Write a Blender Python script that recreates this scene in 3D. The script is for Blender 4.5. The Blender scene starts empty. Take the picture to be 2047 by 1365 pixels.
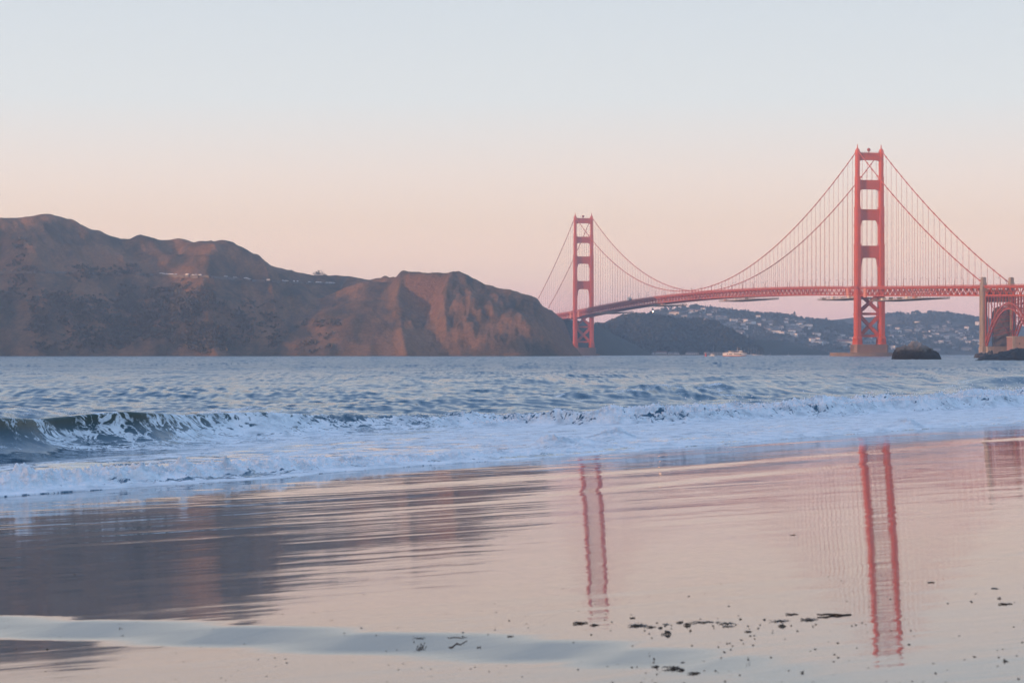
import bpy, bmesh, math, random
import numpy as np
from mathutils import Vector, Matrix
R = math.radians
scene = bpy.context.scene
COL = scene.collection
random.seed(7)
RNG = np.random.default_rng(11)

# ------------------------------------------------------------------ camera
F, CX, HY, H = 4833.0, 1023.5, 707.5, 2.5          # focal length in photo pixels, principal column, horizon row, eye height
cam_d = bpy.data.cameras.new('camera')
cam = bpy.data.objects.new('camera', cam_d); COL.objects.link(cam)
cam.location = (0, 0, H); cam.rotation_euler = (R(90), 0, 0)
cam_d.sensor_width = 36.0; cam_d.lens = 85.0
cam_d.shift_y = 25.0 / 2047.0
cam_d.clip_start = 0.2; cam_d.clip_end = 40000
cam_d.dof.use_dof = True; cam_d.dof.focus_distance = 350.0; cam_d.dof.aperture_fstop = 7.0
scene.camera = cam

# ------------------------------------------------------------------ world, sun, exposure
SUN_EL = R(4.0)
SUN_H = Vector((-0.84, -0.54, 0)).normalized()
SUN_DIR = Vector((SUN_H.x * math.cos(SUN_EL), SUN_H.y * math.cos(SUN_EL), math.sin(SUN_EL)))
world = bpy.data.worlds.new('World'); scene.world = world; world.use_nodes = True
nt = world.node_tree; nt.nodes.clear()
def N(t, typ, **kw):
    n = t.nodes.new(typ)
    for k, v in kw.items():
        if k.startswith('i_'):
            key = k[2:]
            n.inputs[int(key) if key.isdigit() else key].default_value = v
        else: setattr(n, k, v)
    return n
def srgb(r, g, b):
    f = lambda c: (c / 255 / 12.92) if c / 255 <= 0.04045 else ((c / 255 + 0.055) / 1.055) ** 2.4
    return (f(r), f(g), f(b), 1.0)
def ramp(t, stops, interp='LINEAR'):
    n = t.nodes.new('ShaderNodeValToRGB'); cr = n.color_ramp; cr.interpolation = interp
    while len(cr.elements) < len(stops): cr.elements.new(0.5)
    for e, (p, c) in zip(cr.elements, stops): e.position = p; e.color = c
    return n
sky = N(nt, 'ShaderNodeTexSky', sky_type='NISHITA', sun_disc=False, sun_elevation=SUN_EL,
        sun_rotation=math.atan2(SUN_DIR.x, SUN_DIR.y), altitude=10.0, air_density=1.2, dust_density=1.6, ozone_density=3.0)
tc = N(nt, 'ShaderNodeTexCoord'); sx = N(nt, 'ShaderNodeSeparateXYZ')
nt.links.new(tc.outputs['Generated'], sx.inputs[0])
mx = N(nt, 'ShaderNodeMath', operation='MAXIMUM', i_1=0.0); nt.links.new(sx.outputs['Z'], mx.inputs[0])
sq = N(nt, 'ShaderNodeMath', operation='SQRT'); nt.links.new(mx.outputs[0], sq.inputs[0])
E = lambda deg: math.sqrt(math.sin(R(deg)))
SKY = [(0.0, (1.30, 0.76, 0.72)), (0.68, (1.42, 0.83, 0.75)), (1.28, (1.53, 0.94, 0.76)), (1.9, (1.66, 1.11, 0.78)), (3.1, (1.32, 0.98, 0.74)), (4.2, (1.19, 0.98, 0.83)),
       (6.0, (0.95, 0.96, 0.94)), (8.4, (0.81, 0.865, 0.90)), (14, (0.64, 0.77, 0.93)), (28, (0.45, 0.68, 1.05)), (90, (0.31, 0.56, 1.02))]
rp = ramp(nt, [(E(e), (*c, 1)) for e, c in SKY])
nt.links.new(sq.outputs[0], rp.inputs[0])
# the glow round the low sun, behind the camera on the left
dt = N(nt, 'ShaderNodeVectorMath', operation='DOT_PRODUCT'); dt.inputs[1].default_value = SUN_DIR
nt.links.new(tc.outputs['Generated'], dt.inputs[0])
gm = N(nt, 'ShaderNodeMapRange', interpolation_type='SMOOTHSTEP', i_1=0.35, i_2=1.0, i_3=0.0, i_4=1.0)
nt.links.new(dt.outputs['Value'], gm.inputs[0])
gmix = N(nt, 'ShaderNodeMix', data_type='RGBA'); gmix.inputs['B'].default_value = (1.5, 0.85, 0.5, 1)
nt.links.new(gm.outputs[0], gmix.inputs['Factor']); nt.links.new(rp.outputs[0], gmix.inputs['A'])
SKY_STRENGTH = 0.12                                   # physical sky at 0.12; the twilight tint is scaled to the same range
tint = N(nt, 'ShaderNodeVectorMath', operation='SCALE'); tint.inputs['Scale'].default_value = 1.0 / SKY_STRENGTH
nt.links.new(gmix.outputs['Result'], tint.inputs[0])
mix = N(nt, 'ShaderNodeMix', data_type='RGBA'); mix.inputs['Factor'].default_value = 0.92
nt.links.new(sky.outputs[0], mix.inputs['A']); nt.links.new(tint.outputs[0], mix.inputs['B'])
bg = N(nt, 'ShaderNodeBackground', i_Strength=SKY_STRENGTH); wo = N(nt, 'ShaderNodeOutputWorld')
nt.links.new(mix.outputs['Result'], bg.inputs[0]); nt.links.new(bg.outputs[0], wo.inputs[0])

sun_d = bpy.data.lights.new('sun', 'SUN'); sun_d.energy = 5.0; sun_d.angle = R(0.5); sun_d.color = (1.0, 0.52, 0.28)
sun = bpy.data.objects.new('sun', sun_d); COL.objects.link(sun)
sun.rotation_euler = SUN_DIR.to_track_quat('Z', 'Y').to_euler(); sun.location = (-200, -150, 300)

vs = scene.view_settings
vs.view_transform = 'Standard'; vs.look = 'None'; vs.exposure = 0.0; vs.gamma = 1.0; vs.use_curve_mapping = False
scene.cycles.max_bounces = 6; scene.cycles.glossy_bounces = 3; scene.cycles.volume_bounces = 0
scene.cycles.use_denoising = True; scene.cycles.sample_clamp_indirect = 4.0

# ------------------------------------------------------------------ helpers
def link(o, parent=None):
    COL.objects.link(o)
    if parent is not None: o.parent = parent
    return o
def tag(o, label=None, cat=None, group=None, kind=None):
    for k, v in (('label', label), ('category', cat), ('group', group), ('kind', kind)):
        if v: o[k] = v
    return o
def empty(name, loc=(0, 0, 0), rz=0.0, parent=None):
    o = bpy.data.objects.new(name, None); o.location = loc; o.rotation_euler = (0, 0, rz); o.empty_display_size = 1.0
    return link(o, parent)
class MB:
    """collects solids and makes one mesh object of them"""
    def __init__(s): s.v = []; s.f = []
    def add(s, vs_, fs):
        b = len(s.v); s.v += [tuple(p) for p in vs_]; s.f += [tuple(i + b for i in f) for f in fs]
    def box(s, c, d, rz=0.0):
        x, y, z = (k / 2 for k in d); ca, sa = math.cos(rz), math.sin(rz)
        P = [(-x, -y, -z), (x, -y, -z), (x, y, -z), (-x, y, -z), (-x, -y, z), (x, -y, z), (x, y, z), (-x, y, z)]
        P = [(c[0] + p[0] * ca - p[1] * sa, c[1] + p[0] * sa + p[1] * ca, c[2] + p[2]) for p in P]
        s.add(P, [(0, 3, 2, 1), (4, 5, 6, 7), (0, 1, 5, 4), (1, 2, 6, 5), (2, 3, 7, 6), (3, 0, 4, 7)])
    def bb(s, x0, x1, y0, y1, z0, z1): s.box(((x0 + x1) / 2, (y0 + y1) / 2, (z0 + z1) / 2), (x1 - x0, y1 - y0, z1 - z0))
    def bar(s, a, b, w, h=None, n=4):
        a, b = Vector(a), Vector(b); d = (b - a).normalized()
        u = d.cross(Vector((0, 0, 1))) if abs(d.z) < 0.99 else Vector((1, 0, 0)); u.normalize(); v = u.cross(d)
        h = w if h is None else h; P = []
        for e in (a, b):
            for k in range(n):
                t = 2 * math.pi * (k + 0.5) / n; q = 1 / math.cos(math.pi / n) / 2
                P.append(e + u * (w * q * math.cos(t)) + v * (h * q * math.sin(t)))
        s.add(P, [tuple(range(n))[::-1], tuple(range(n, 2 * n))] + [(k, (k + 1) % n, n + (k + 1) % n, n + k) for k in range(n)])
    def tube(s, pts, rs, n=8):
        pts = [Vector(p) for p in pts]; P = []
        for i, p in enumerate(pts):
            d = (pts[min(i + 1, len(pts) - 1)] - pts[max(i - 1, 0)]).normalized()
            u = d.cross(Vector((0, 0, 1))) if abs(d.z) < 0.95 else d.cross(Vector((1, 0, 0))); u.normalize(); w = u.cross(d)
            r = rs[i] if hasattr(rs, '__len__') else rs
            P += [p + (u * math.cos(2 * math.pi * k / n) + w * math.sin(2 * math.pi * k / n)) * r for k in range(n)]
        fs = [(i * n + k, i * n + (k + 1) % n, (i + 1) * n + (k + 1) % n, (i + 1) * n + k) for i in range(len(pts) - 1) for k in range(n)]
        s.add(P, fs + [tuple(range(n))[::-1], tuple(range((len(pts) - 1) * n, len(pts) * n))])
    def prism(s, poly, y0, y1):                       # polygon in x-z, extruded along y
        n = len(poly)
        s.add([(p[0], y0, p[1]) for p in poly] + [(p[0], y1, p[1]) for p in poly],
              [tuple(range(n)), tuple(range(2 * n - 1, n - 1, -1))] + [((k + 1) % n, k, n + k, n + (k + 1) % n) for k in range(n)])
    def loft(s, rings):                               # closed rings with equal counts, bottom to top
        n = len(rings[0]); P = [p for r in rings for p in r]
        s.add(P, [(i * n + k, i * n + (k + 1) % n, (i + 1) * n + (k + 1) % n, (i + 1) * n + k) for i in range(len(rings) - 1) for k in range(n)]
              + [tuple(range(n))[::-1], tuple(range((len(rings) - 1) * n, len(rings) * n))])
    def build(s, name, m, parent=None, smooth=False):
        me = bpy.data.meshes.new(name); me.from_pydata(s.v, [], s.f); me.update()
        if m: me.materials.append(m)
        if smooth: me.polygons.foreach_set('use_smooth', [True] * len(me.polygons))
        return link(bpy.data.objects.new(name, me), parent)
def np_mesh(name, V, Q, m, smooth=True, attrs=None):
    """mesh from numpy vertices and quads (or triangles)"""
    me = bpy.data.meshes.new(name); k = Q.shape[1]
    me.vertices.add(len(V)); me.vertices.foreach_set('co', V.astype(np.float32).ravel())
    me.loops.add(Q.size); me.loops.foreach_set('vertex_index', Q.astype(np.int32).ravel())
    me.polygons.add(len(Q)); me.polygons.foreach_set('loop_start', np.arange(0, Q.size, k, dtype=np.int32))
    me.polygons.foreach_set('use_smooth', np.full(len(Q), smooth))
    for an, arr in (attrs or {}).items():
        a = me.attributes.new(an, 'FLOAT', 'POINT'); a.data.foreach_set('value', arr.astype(np.float32).ravel())
    me.update(calc_edges=True)
    if m: me.materials.append(m)
    return link(bpy.data.objects.new(name, me))
def grid_quads(nr, nc):
    i = np.arange(nr - 1)[:, None] * nc + np.arange(nc - 1)[None, :]
    return np.stack([i, i + 1, i + nc + 1, i + nc], -1).reshape(-1, 4)
def cull(V, Q, keep, attrs):
    Q = Q[keep[Q].any(1)]; used = np.zeros(len(V), bool); used[Q.ravel()] = True
    new = np.cumsum(used) - 1
    return V[used], new[Q], {k: a[used] for k, a in attrs.items()}

def copy_tree(o, parent=None):
    c = o.copy(); link(c, parent)
    for ch in list(o.children): copy_tree(ch, c)
    return c

# gradient noise in numpy
_perm = np.random.default_rng(3).permutation(256); _perm = np.concatenate([_perm, _perm, _perm])
_ga = np.random.default_rng(4).random(256) * 2 * np.pi; _gx, _gy = np.cos(_ga), np.sin(_ga)
def pn(x, y, seed=0):
    x = np.asarray(x, float) + seed * 17.31; y = np.asarray(y, float) + seed * 9.77
    xi = np.floor(x); yi = np.floor(y); fx = x - xi; fy = y - yi
    xi = xi.astype(np.int64) & 255; yi = yi.astype(np.int64) & 255
    u = fx * fx * fx * (fx * (fx * 6 - 15) + 10); v = fy * fy * fy * (fy * (fy * 6 - 15) + 10)
    def g(ix, iy, dx, dy):
        h = _perm[_perm[ix & 255] + (iy & 255)]; return _gx[h] * dx + _gy[h] * dy
    a = g(xi, yi, fx, fy); b = g(xi + 1, yi, fx - 1, fy); c = g(xi, yi + 1, fx, fy - 1); d = g(xi + 1, yi + 1, fx - 1, fy - 1)
    return 1.5 * ((a + (b - a) * u) + ((c + (d - c) * u) - (a + (b - a) * u)) * v)
def fbm(x, y, o=4, seed=0, gain=0.5):
    t = 0; a = 1.0
    for k in range(o):
        t = t + a * pn(x * 2 ** k, y * 2 ** k, seed + k * 3); a *= gain
    return t
def ridged(x, y, o=3, seed=0):
    t = 0; a = 1.0
    for k in range(o):
        t = t + a * (1 - 2 * np.abs(pn(x * 2 ** k, y * 2 ** k, seed + k * 5))); a *= 0.5
    return t
def sstep(a, b, x):
    t = np.clip((x - a) / (b - a), 0, 1); return t * t * (3 - 2 * t)

def W(px, py, d):                                     # photo pixel at depth d -> point
    return Vector(((px - CX) / F * d, d, H + (HY - py) / F * d))

# ------------------------------------------------------------------ materials
def new_mat(name):
    m = bpy.data.materials.new(name); m.use_nodes = True; t = m.node_tree
    return m, t, t.nodes['Principled BSDF']
def pm(name, col, rough=0.6, col2=None, scale=1.0, detail=4, bump=0.0, bdist=0.1, stretch=(1, 1, 1), metallic=0.0, coord='Object', lo=0.35, hi=0.65):
    m, t, b = new_mat(name)
    b.inputs['Roughness'].default_value = rough; b.inputs['Metallic'].default_value = metallic
    b.inputs['Base Color'].default_value = (*col, 1)
    if col2 or bump:
        c = N(t, 'ShaderNodeTexCoord'); mp = N(t, 'ShaderNodeMapping'); mp.inputs['Scale'].default_value = stretch
        nz = N(t, 'ShaderNodeTexNoise', i_Scale=scale, i_Detail=detail, i_Roughness=0.6)
        t.links.new(c.outputs[coord], mp.inputs[0]); t.links.new(mp.outputs[0], nz.inputs['Vector'])
        if col2:
            r = ramp(t, [(lo, (*col, 1)), (hi, (*col2, 1))]); t.links.new(nz.outputs[0], r.inputs[0]); t.links.new(r.outputs[0], b.inputs['Base Color'])
        if bump:
            bp = N(t, 'ShaderNodeBump', i_Strength=bump, i_Distance=bdist); t.links.new(nz.outputs[0], bp.inputs['Height']); t.links.new(bp.outputs[0], b.inputs['Normal'])
    return m
RED = pm('bridge_paint', (0.54, 0.095, 0.022), 0.55, (0.45, 0.076, 0.020), 0.12, bump=0.0)
RED_DK = pm('bridge_paint_dark', (0.40, 0.085, 0.05), 0.6, (0.30, 0.07, 0.045), 0.2)  # darker copy of the red; on the arch it stands in for shade
PRIMER = pm('primer_panel', (0.62, 0.25, 0.17), 0.6, (0.55, 0.22, 0.16), 0.3)
CONC = pm('concrete', (0.36, 0.30, 0.24), 0.85, (0.22, 0.19, 0.16), 0.25, 6, stretch=(1, 1, 0.2), bump=0.3, bdist=0.2)
CONC_DK = pm('shaded_concrete', (0.20, 0.17, 0.15), 0.9, (0.14, 0.12, 0.11), 0.15)  # dark tone paints in the shade on the wall between the pylons
CONC_FEN = pm('weathered_fender', (0.24, 0.185, 0.155), 0.9, (0.17, 0.14, 0.125), 0.1, stretch=(1, 1, 3))
CONC_RED = pm('stained_concrete', (0.28, 0.18, 0.135), 0.85, (0.20, 0.14, 0.11), 0.12, stretch=(1, 1, 0.15))
ASPH = pm('asphalt', (0.05, 0.05, 0.052), 0.9)
STEEL = pm('dull_steel', (0.10, 0.10, 0.09), 0.6)
NETTING = pm('scaffold_mesh', (0.26, 0.22, 0.18), 0.9, (0.34, 0.29, 0.24), 0.8)
WHITE = pm('white_paint', (0.78, 0.76, 0.72), 0.45)
# ================================================================== LAND BEYOND THE WATER
def crest(pts): return [W(*p) for p in pts]
def ridge_field(X, Y, ridges, soft=7.0):
    """height of the ridges: each one is (points, flank slope, crest rounding)"""
    Hh = np.full(X.shape, -60.0)
    for pts, k, r in ridges:
        best = np.full(X.shape, -400.0)
        for a, b in zip(pts[:-1], pts[1:]):
            dx, dy = b.x - a.x, b.y - a.y; L2 = dx * dx + dy * dy + 1e-9
            t = np.clip(((X - a.x) * dx + (Y - a.y) * dy) / L2, 0, 1)
            d = np.hypot(X - a.x - t * dx, Y - a.y - t * dy)
            best = np.maximum(best, a.z + t * (b.z - a.z) - k * (np.sqrt(d * d + r * r) - r))
        m = np.maximum(Hh, best); Hh = m + soft * np.log(np.exp(np.clip((Hh - m) / soft, -40, 0)) + np.exp(np.clip((best - m) / soft, -40, 0))) - 0.0
    return Hh
BACK = crest([(-700, 640, 3080), (-300, 470, 3130), (-120, 445, 3160), (0, 438, 3180), (45, 435.5, 3180), (76, 433, 3180), (113, 434, 3180), (133, 441, 3180), (163, 452, 3180), (182, 460, 3180), (194, 468, 3180), (215, 475, 3180),
              (242, 477, 3190), (291, 479.5, 3200), (351, 481, 3210), (385, 485, 3190), (401, 483, 3170), (421, 487, 3150), (444, 486, 3130), (454, 493, 3145), (478, 505, 3170), (512, 526, 3190), (539, 534, 3200), (575, 542, 3210),
              (620, 550, 3230), (659, 552, 3260), (701, 553, 3260), (737, 558.5, 3230), (770, 558.5, 3150)])
BLUFF = crest([(770, 558.5, 3150), (786, 558, 3110), (804, 547, 3060), (822, 545, 3040), (852, 546, 3035), (916, 548.5, 3030), (934, 558.5, 3025), (943, 561.5, 3025), (980, 577.5, 3020), (1004, 580.5, 3015), (1055, 595, 3015), (1077, 610, 3040)])
TAIL = crest([(1077, 610, 3040), (1101, 622, 3220), (1116, 634, 3500), (1124, 639, 3800)])
HEAD = [(BACK, 0.62, 6.0), (BLUFF, 1.85, 4.0), (TAIL, 2.6, 2.0),
        (crest([(95, 434, 3180), (78, 470, 3110), (70, 520, 3030), (40, 620, 2930), (0, 712, 2840)]), 0.62, 8),
        (crest([(194, 468, 3180), (160, 540, 3070), (120, 640, 2950), (110, 713, 2860)]), 0.6, 10),
        (crest([(280, 479, 3200), (235, 530, 3110), (190, 590, 3010)]), 0.62, 6),
        (crest([(351, 481, 3210), (290, 545, 3110), (230, 605, 3000), (195, 680, 2900), (185, 713, 2850)]), 0.62, 8),
        (crest([(444, 486, 3130), (424, 520, 3070), (412, 550, 3020), (402, 585, 2970), (415, 640, 2910), (428, 690, 2860), (436, 713, 2830)]), 0.72, 5),
        (crest([(402, 585, 2970), (350, 640, 2900), (310, 713, 2830)]), 0.66, 6),
        (crest([(512, 526, 3190), (505, 600, 3070), (520, 680, 2940), (530, 713, 2890)]), 0.64, 10),
        (crest([(786, 559, 3115), (742, 580, 3085), (700, 612, 3035), (650, 655, 2960), (600, 708, 2880)]), 0.66, 4),
        (crest([(806, 547, 3055), (798, 575, 3020), (793, 600, 2990), (800, 640, 2945), (806, 680, 2880), (813, 712, 2840)]), 1.15, 3),
        (crest([(762, 567, 3085), (748, 600, 3030), (735, 650, 2955), (722, 712, 2868)]), 0.5, 45),
        (crest([(905, 548, 3025), (893, 580, 2990), (888, 625, 2950), (895, 668, 2915), (900, 712, 2890)]), 1.5, 3),
        (crest([(925, 553, 3025), (932, 600, 2975), (936, 650, 2925), (938, 712, 2872)]), 1.3, 22),
        (crest([(975, 575, 3019), (985, 620, 2960), (990, 670, 2905), (992, 712, 2862)]), 1.2, 30),
        (crest([(1020, 586, 3012), (1035, 640, 2940), (1045, 712, 2855)]), 1.2, 30),
        (crest([(1060, 597, 3012), (1078, 660, 2940), (1090, 712, 2880)]), 1.5, 14),
        # unseen ridge added off frame left, shaped to keep low sun off the slopes
        ([Vector(v) for v in ((-1415, 2857, 40), (-1390, 2814, 238), (-1365, 2773, 220), (-1303, 2668, 199), (-1262, 2599, 180), (-1239, 2560, 164), (-1216, 2522, 146), (-1201, 2496, 136), (-1181, 2461, 128), (-1161, 2427, 116), (-1145, 2401, 60), (-1135, 2384, 10))], 1.0, 12)]
def head_h(X, Y):
    X = np.asarray(X, float); Y = np.asarray(Y, float)
    h = ridge_field(X, Y, HEAD, 4.0)
    px = CX + F * X / Y
    cl = sstep(770, 830, px)                           # the cliffs of the bluff are rougher than the grass hills
    edge = np.clip(h / 40.0, 0, 1)
    hs = fbm(X / 60, Y / 60, 4, 5) * 3.0 + ridged((X + 0.55 * Y) / 70, (Y - 0.55 * X) / 240, 3, 9) * (6.0 - 3.8 * sstep(540, 620, CX + F * X / Y))
    rock = ridged((X + 0.25 * Y) / 34, (Y - 0.25 * X) / 60, 4, 21) * 3.8 + fbm(X / 11, Y / 11, 4, 31) * 2.2 + ridged(X / 16, Y / 22, 3, 33) * 1.2
    top = np.clip((ridge_field(X, Y, [(BACK, 1.0, 1.0), (BLUFF, 1.0, 1.0), (TAIL, 1.0, 1.0)], 1.0) - h + 14) / 14, 0, 1)  # 1 on the crest line
    amp = (1 - 0.75 * top) * (0.35 + 0.65 * edge)
    h = h + (hs * (1 - cl) + rock * cl) * amp + fbm(X / 14, Y / 14, 3, 44) * 0.55
    return h
def march(px, py, fn, d0, d1, n=1500):
    d = np.linspace(d0, d1, n); x = (px - CX) / F * d; z = H + (HY - py) / F * d
    i = np.argmax(fn(x, d) >= z)
    return None if fn(x, d)[i] < z[i] else Vector((x[i], d[i], fn(x[i:i + 1], d[i:i + 1])[0]))

def land_mat(name, grass, scrub, rock, rock_amt=(0.55, 0.8), big=0.012, bump=1.0):
    m, t, b = new_mat(name); b.inputs['Roughness'].default_value = 0.95; b.inputs['Specular IOR Level'].default_value = 0.1
    g = N(t, 'ShaderNodeNewGeometry'); P = g.outputs['Position']
    n1 = N(t, 'ShaderNodeTexNoise', i_Scale=big, i_Detail=8.0, i_Roughness=0.62); t.links.new(P, n1.inputs['Vector'])
    n2 = N(t, 'ShaderNodeTexNoise', i_Scale=0.22, i_Detail=6.0, i_Roughness=0.7); t.links.new(P, n2.inputs['Vector'])
    r1 = ramp(t, [(0.44, (0, 0, 0, 1)), (0.58, (1, 1, 1, 1))]); t.links.new(n1.outputs[0], r1.inputs[0])
    rot = N(t, 'ShaderNodeMapping'); rot.inputs['Rotation'].default_value = (0, 0, R(-35)); rot.inputs['Scale'].default_value = (0.045, 0.009, 0.03); t.links.new(P, rot.inputs[0])
    n3 = N(t, 'ShaderNodeTexNoise', i_Scale=1.0, i_Detail=6.0, i_Roughness=0.6); t.links.new(rot.outputs[0], n3.inputs['Vector'])
    av = N(t, 'ShaderNodeMath', operation='MULTIPLY_ADD', i_1=0.8); t.links.new(n3.outputs[0], av.inputs[0]); hv = N(t, 'ShaderNodeMath', operation='MULTIPLY', i_1=0.2); t.links.new(n1.outputs[0], hv.inputs[0]); t.links.new(hv.outputs[0], av.inputs[2])
    sm_ = N(t, 'ShaderNodeMath', operation='ADD'); t.links.new(av.outputs[0], sm_.inputs[0]); t.links.new(n1.outputs[0], sm_.inputs[1]); hf = N(t, 'ShaderNodeMath', operation='MULTIPLY', i_1=0.5); t.links.new(sm_.outputs[0], hf.inputs[0])
    t.links.new(hf.outputs[0], r1.inputs[0])
    mg = N(t, 'ShaderNodeMix', data_type='RGBA'); mg.inputs['A'].default_value = (*grass, 1); mg.inputs['B'].default_value = (*scrub, 1)
    t.links.new(r1.outputs[0], mg.inputs['Factor'])
    sep = N(t, 'ShaderNodeSeparateXYZ'); t.links.new(g.outputs['Normal'], sep.inputs[0])
    ad = N(t, 'ShaderNodeMath', operation='MULTIPLY_ADD', i_1=0.35, i_2=-0.17); t.links.new(n2.outputs[0], ad.inputs[0])
    su = N(t, 'ShaderNodeMath', operation='ADD'); t.links.new(sep.outputs['Z'], su.inputs[0]); t.links.new(ad.outputs[0], su.inputs[1])
    r2 = N(t, 'ShaderNodeMapRange', i_1=rock_amt[1], i_2=rock_amt[0], i_3=0.0, i_4=1.0); t.links.new(su.outputs[0], r2.inputs[0])
    mr = N(t, 'ShaderNodeMix', data_type='RGBA'); mr.inputs['B'].default_value = (*rock, 1)
    t.links.new(r2.outputs[0], mr.inputs['Factor']); t.links.new(mg.outputs['Result'], mr.inputs['A'])
    r3 = ramp(t, [(0.28, (0.55, 0.57, 0.58, 1)), (0.72, (1.38, 1.35, 1.32, 1))]); t.links.new(n2.outputs[0], r3.inputs[0])
    mu = N(t, 'ShaderNodeMix', data_type='RGBA', blend_type='MULTIPLY', i_0=1.0)
    t.links.new(mr.outputs['Result'], mu.inputs['A']); t.links.new(r3.outputs[0], mu.inputs['B'])
    t.links.new(mu.outputs['Result'], b.inputs['Base Color'])
    bp = N(t, 'ShaderNodeBump', i_Strength=bump, i_Distance=2.5); t.links.new(n2.outputs[0], bp.inputs['Height']); t.links.new(bp.outputs[0], b.inputs['Normal'])
    return m
HEAD_M = land_mat('headland_grass', (0.215, 0.122, 0.068), (0.062, 0.054, 0.038), (0.195, 0.105, 0.066), (0.50, 0.72))
def land(name, fn, pxs, ds, m, label):
    D, T = np.meshgrid(ds, (pxs - CX) / F, indexing='ij'); X = T * D; Z = fn(X, D)
    Zc = np.maximum(Z, -3.0)
    V = np.stack([X, D, Zc], -1).reshape(-1, 3)
    V, Q, _ = cull(V, grid_quads(*D.shape), (Z > -3.0).ravel(), {})
    return tag(np_mesh(name, V, Q, m), label, kind='structure')
land('hills', head_h, np.concatenate([np.arange(-1900, -60, 12), np.arange(-60, 1260, 2.2)]), np.concatenate([np.arange(2200, 2800, 16), np.arange(2800, 3400, 4.5), np.arange(3400, 4400, 6)]), HEAD_M,
     'brown grass headland with rocky bluff left of the bridge')

WOOD = [(crest([(1108, 636, 4060), (1132, 639, 4090), (1150, 640, 4140), (1173, 643, 4220), (1195, 650, 4300), (1225, 668, 4380)]), 1.0, 5.0),
        (crest([(1150, 676, 4700), (1190, 670, 4700), (1205, 664, 4700), (1217, 656, 4700), (1232, 647, 4720), (1250, 637, 4750), (1275, 632, 4750), (1300, 634, 4760), (1330, 640, 4780), (1380, 646, 4800), (1400, 645, 4800), (1420, 648, 4800),
                (1436, 656, 4800), (1446, 670, 4800), (1458, 684, 4820), (1480, 697, 4830), (1520, 709, 4840)]), 0.62, 12),
        (crest([(1190, 652, 4500), (1215, 672, 4560), (1240, 690, 4560), (1262, 709, 4560)]), 0.5, 10)]
def wood_h(X, Y): return ridge_field(np.asarray(X, float), np.asarray(Y, float), WOOD, 4.0) + fbm(np.asarray(X) / 40, np.asarray(Y) / 40, 3, 61) * 1.5
POINT = [(crest([(1400, 690, 5000), (1440, 676, 5000), (1500, 678.5, 5000), (1560, 681, 5000), (1590, 689, 5010), (1615, 700, 5010), (1642, 710.5, 5000)]), 0.33, 12)]
def point_h(X, Y): return ridge_field(np.asarray(X, float), np.asarray(Y, float), POINT, 4.0) + fbm(np.asarray(X) / 50, np.asarray(Y) / 50, 3, 63) * 1.5
FAR = [(crest([(1100, 690, 6300), (1250, 655, 6300), (1300, 634, 6300), (1345, 622, 6300), (1375, 617, 6300), (1400, 616, 6300), (1430, 619, 6320), (1460, 627, 6350), (1500, 634, 6400), (1530, 635, 6400), (1560, 632, 6400), (1600, 639, 6500), (1640, 645, 6600), (1700, 660, 6650)]), 0.20, 25),
       (crest([(1375, 617, 6300), (1390, 650, 5950), (1400, 690, 5600)]), 0.2, 20), (crest([(1540, 634, 6400), (1530, 660, 6000), (1520, 700, 5600)]), 0.2, 20),
       (crest([(1560, 652, 7300), (1640, 642.5, 7300), (1680, 637, 7300), (1720, 634, 7200), (1750, 634, 7100), (1775, 632, 7000), (1800, 630.5, 7000), (1850, 628, 7000), (1872, 629, 7000), (1900, 637, 6950), (1930, 644, 6900), (1960, 649, 6900), (2010, 656, 6900), (2100, 666, 6900), (2400, 695, 6900)]), 0.17, 25),
       (crest([(1860, 629, 7000), (1840, 660, 6500), (1830, 708, 5950)]), 0.17, 30), (crest([(1700, 640, 7000), (1690, 670, 6500), (1670, 709, 6000)]), 0.17, 30), (crest([(1960, 650, 6900), (1950, 680, 6450), (1945, 709, 6000)]), 0.17, 30)]
def far_h(X, Y):
    X = np.asarray(X, float); Y = np.asarray(Y, float); h = ridge_field(X, Y, FAR, 6.0)
    return h + fbm(X / 220, Y / 220, 4, 71) * 7 * np.clip(h / 60, 0.1, 1) * np.clip((130 - h) / 60, 0.15, 1)
SLOPE_M = land_mat('far_slope', (0.13, 0.10, 0.07), (0.05, 0.055, 0.04), (0.10, 0.09, 0.07), (0.2, 0.4), 0.006)
WOOD_M = land_mat('wooded_slope', (0.055, 0.055, 0.04), (0.035, 0.04, 0.028), (0.07, 0.06, 0.05), (0.2, 0.4), 0.02)
land('hills', wood_h, np.arange(1090, 1540, 4), np.arange(3960, 5000, 10), WOOD_M, 'dark wooded hill under the middle of the bridge deck')
land('hills', point_h, np.arange(1380, 1660, 4), np.arange(4700, 5250, 10), WOOD_M, 'low dark point behind the ferry')
land('hills', far_h, np.arange(1080, 2480, 4), np.arange(5350, 7500, 16), SLOPE_M, 'far hills dotted with houses beyond the strait')

# ================================================================== SEA AND BEACH
NS = Vector((-0.862, 0.507)); TS = Vector((0.507, 0.862))   # seaward and along-shore directions
def st(x, y): return NS.x * x + NS.y * y - 29.0, TS.x * x + TS.y * y
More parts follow.
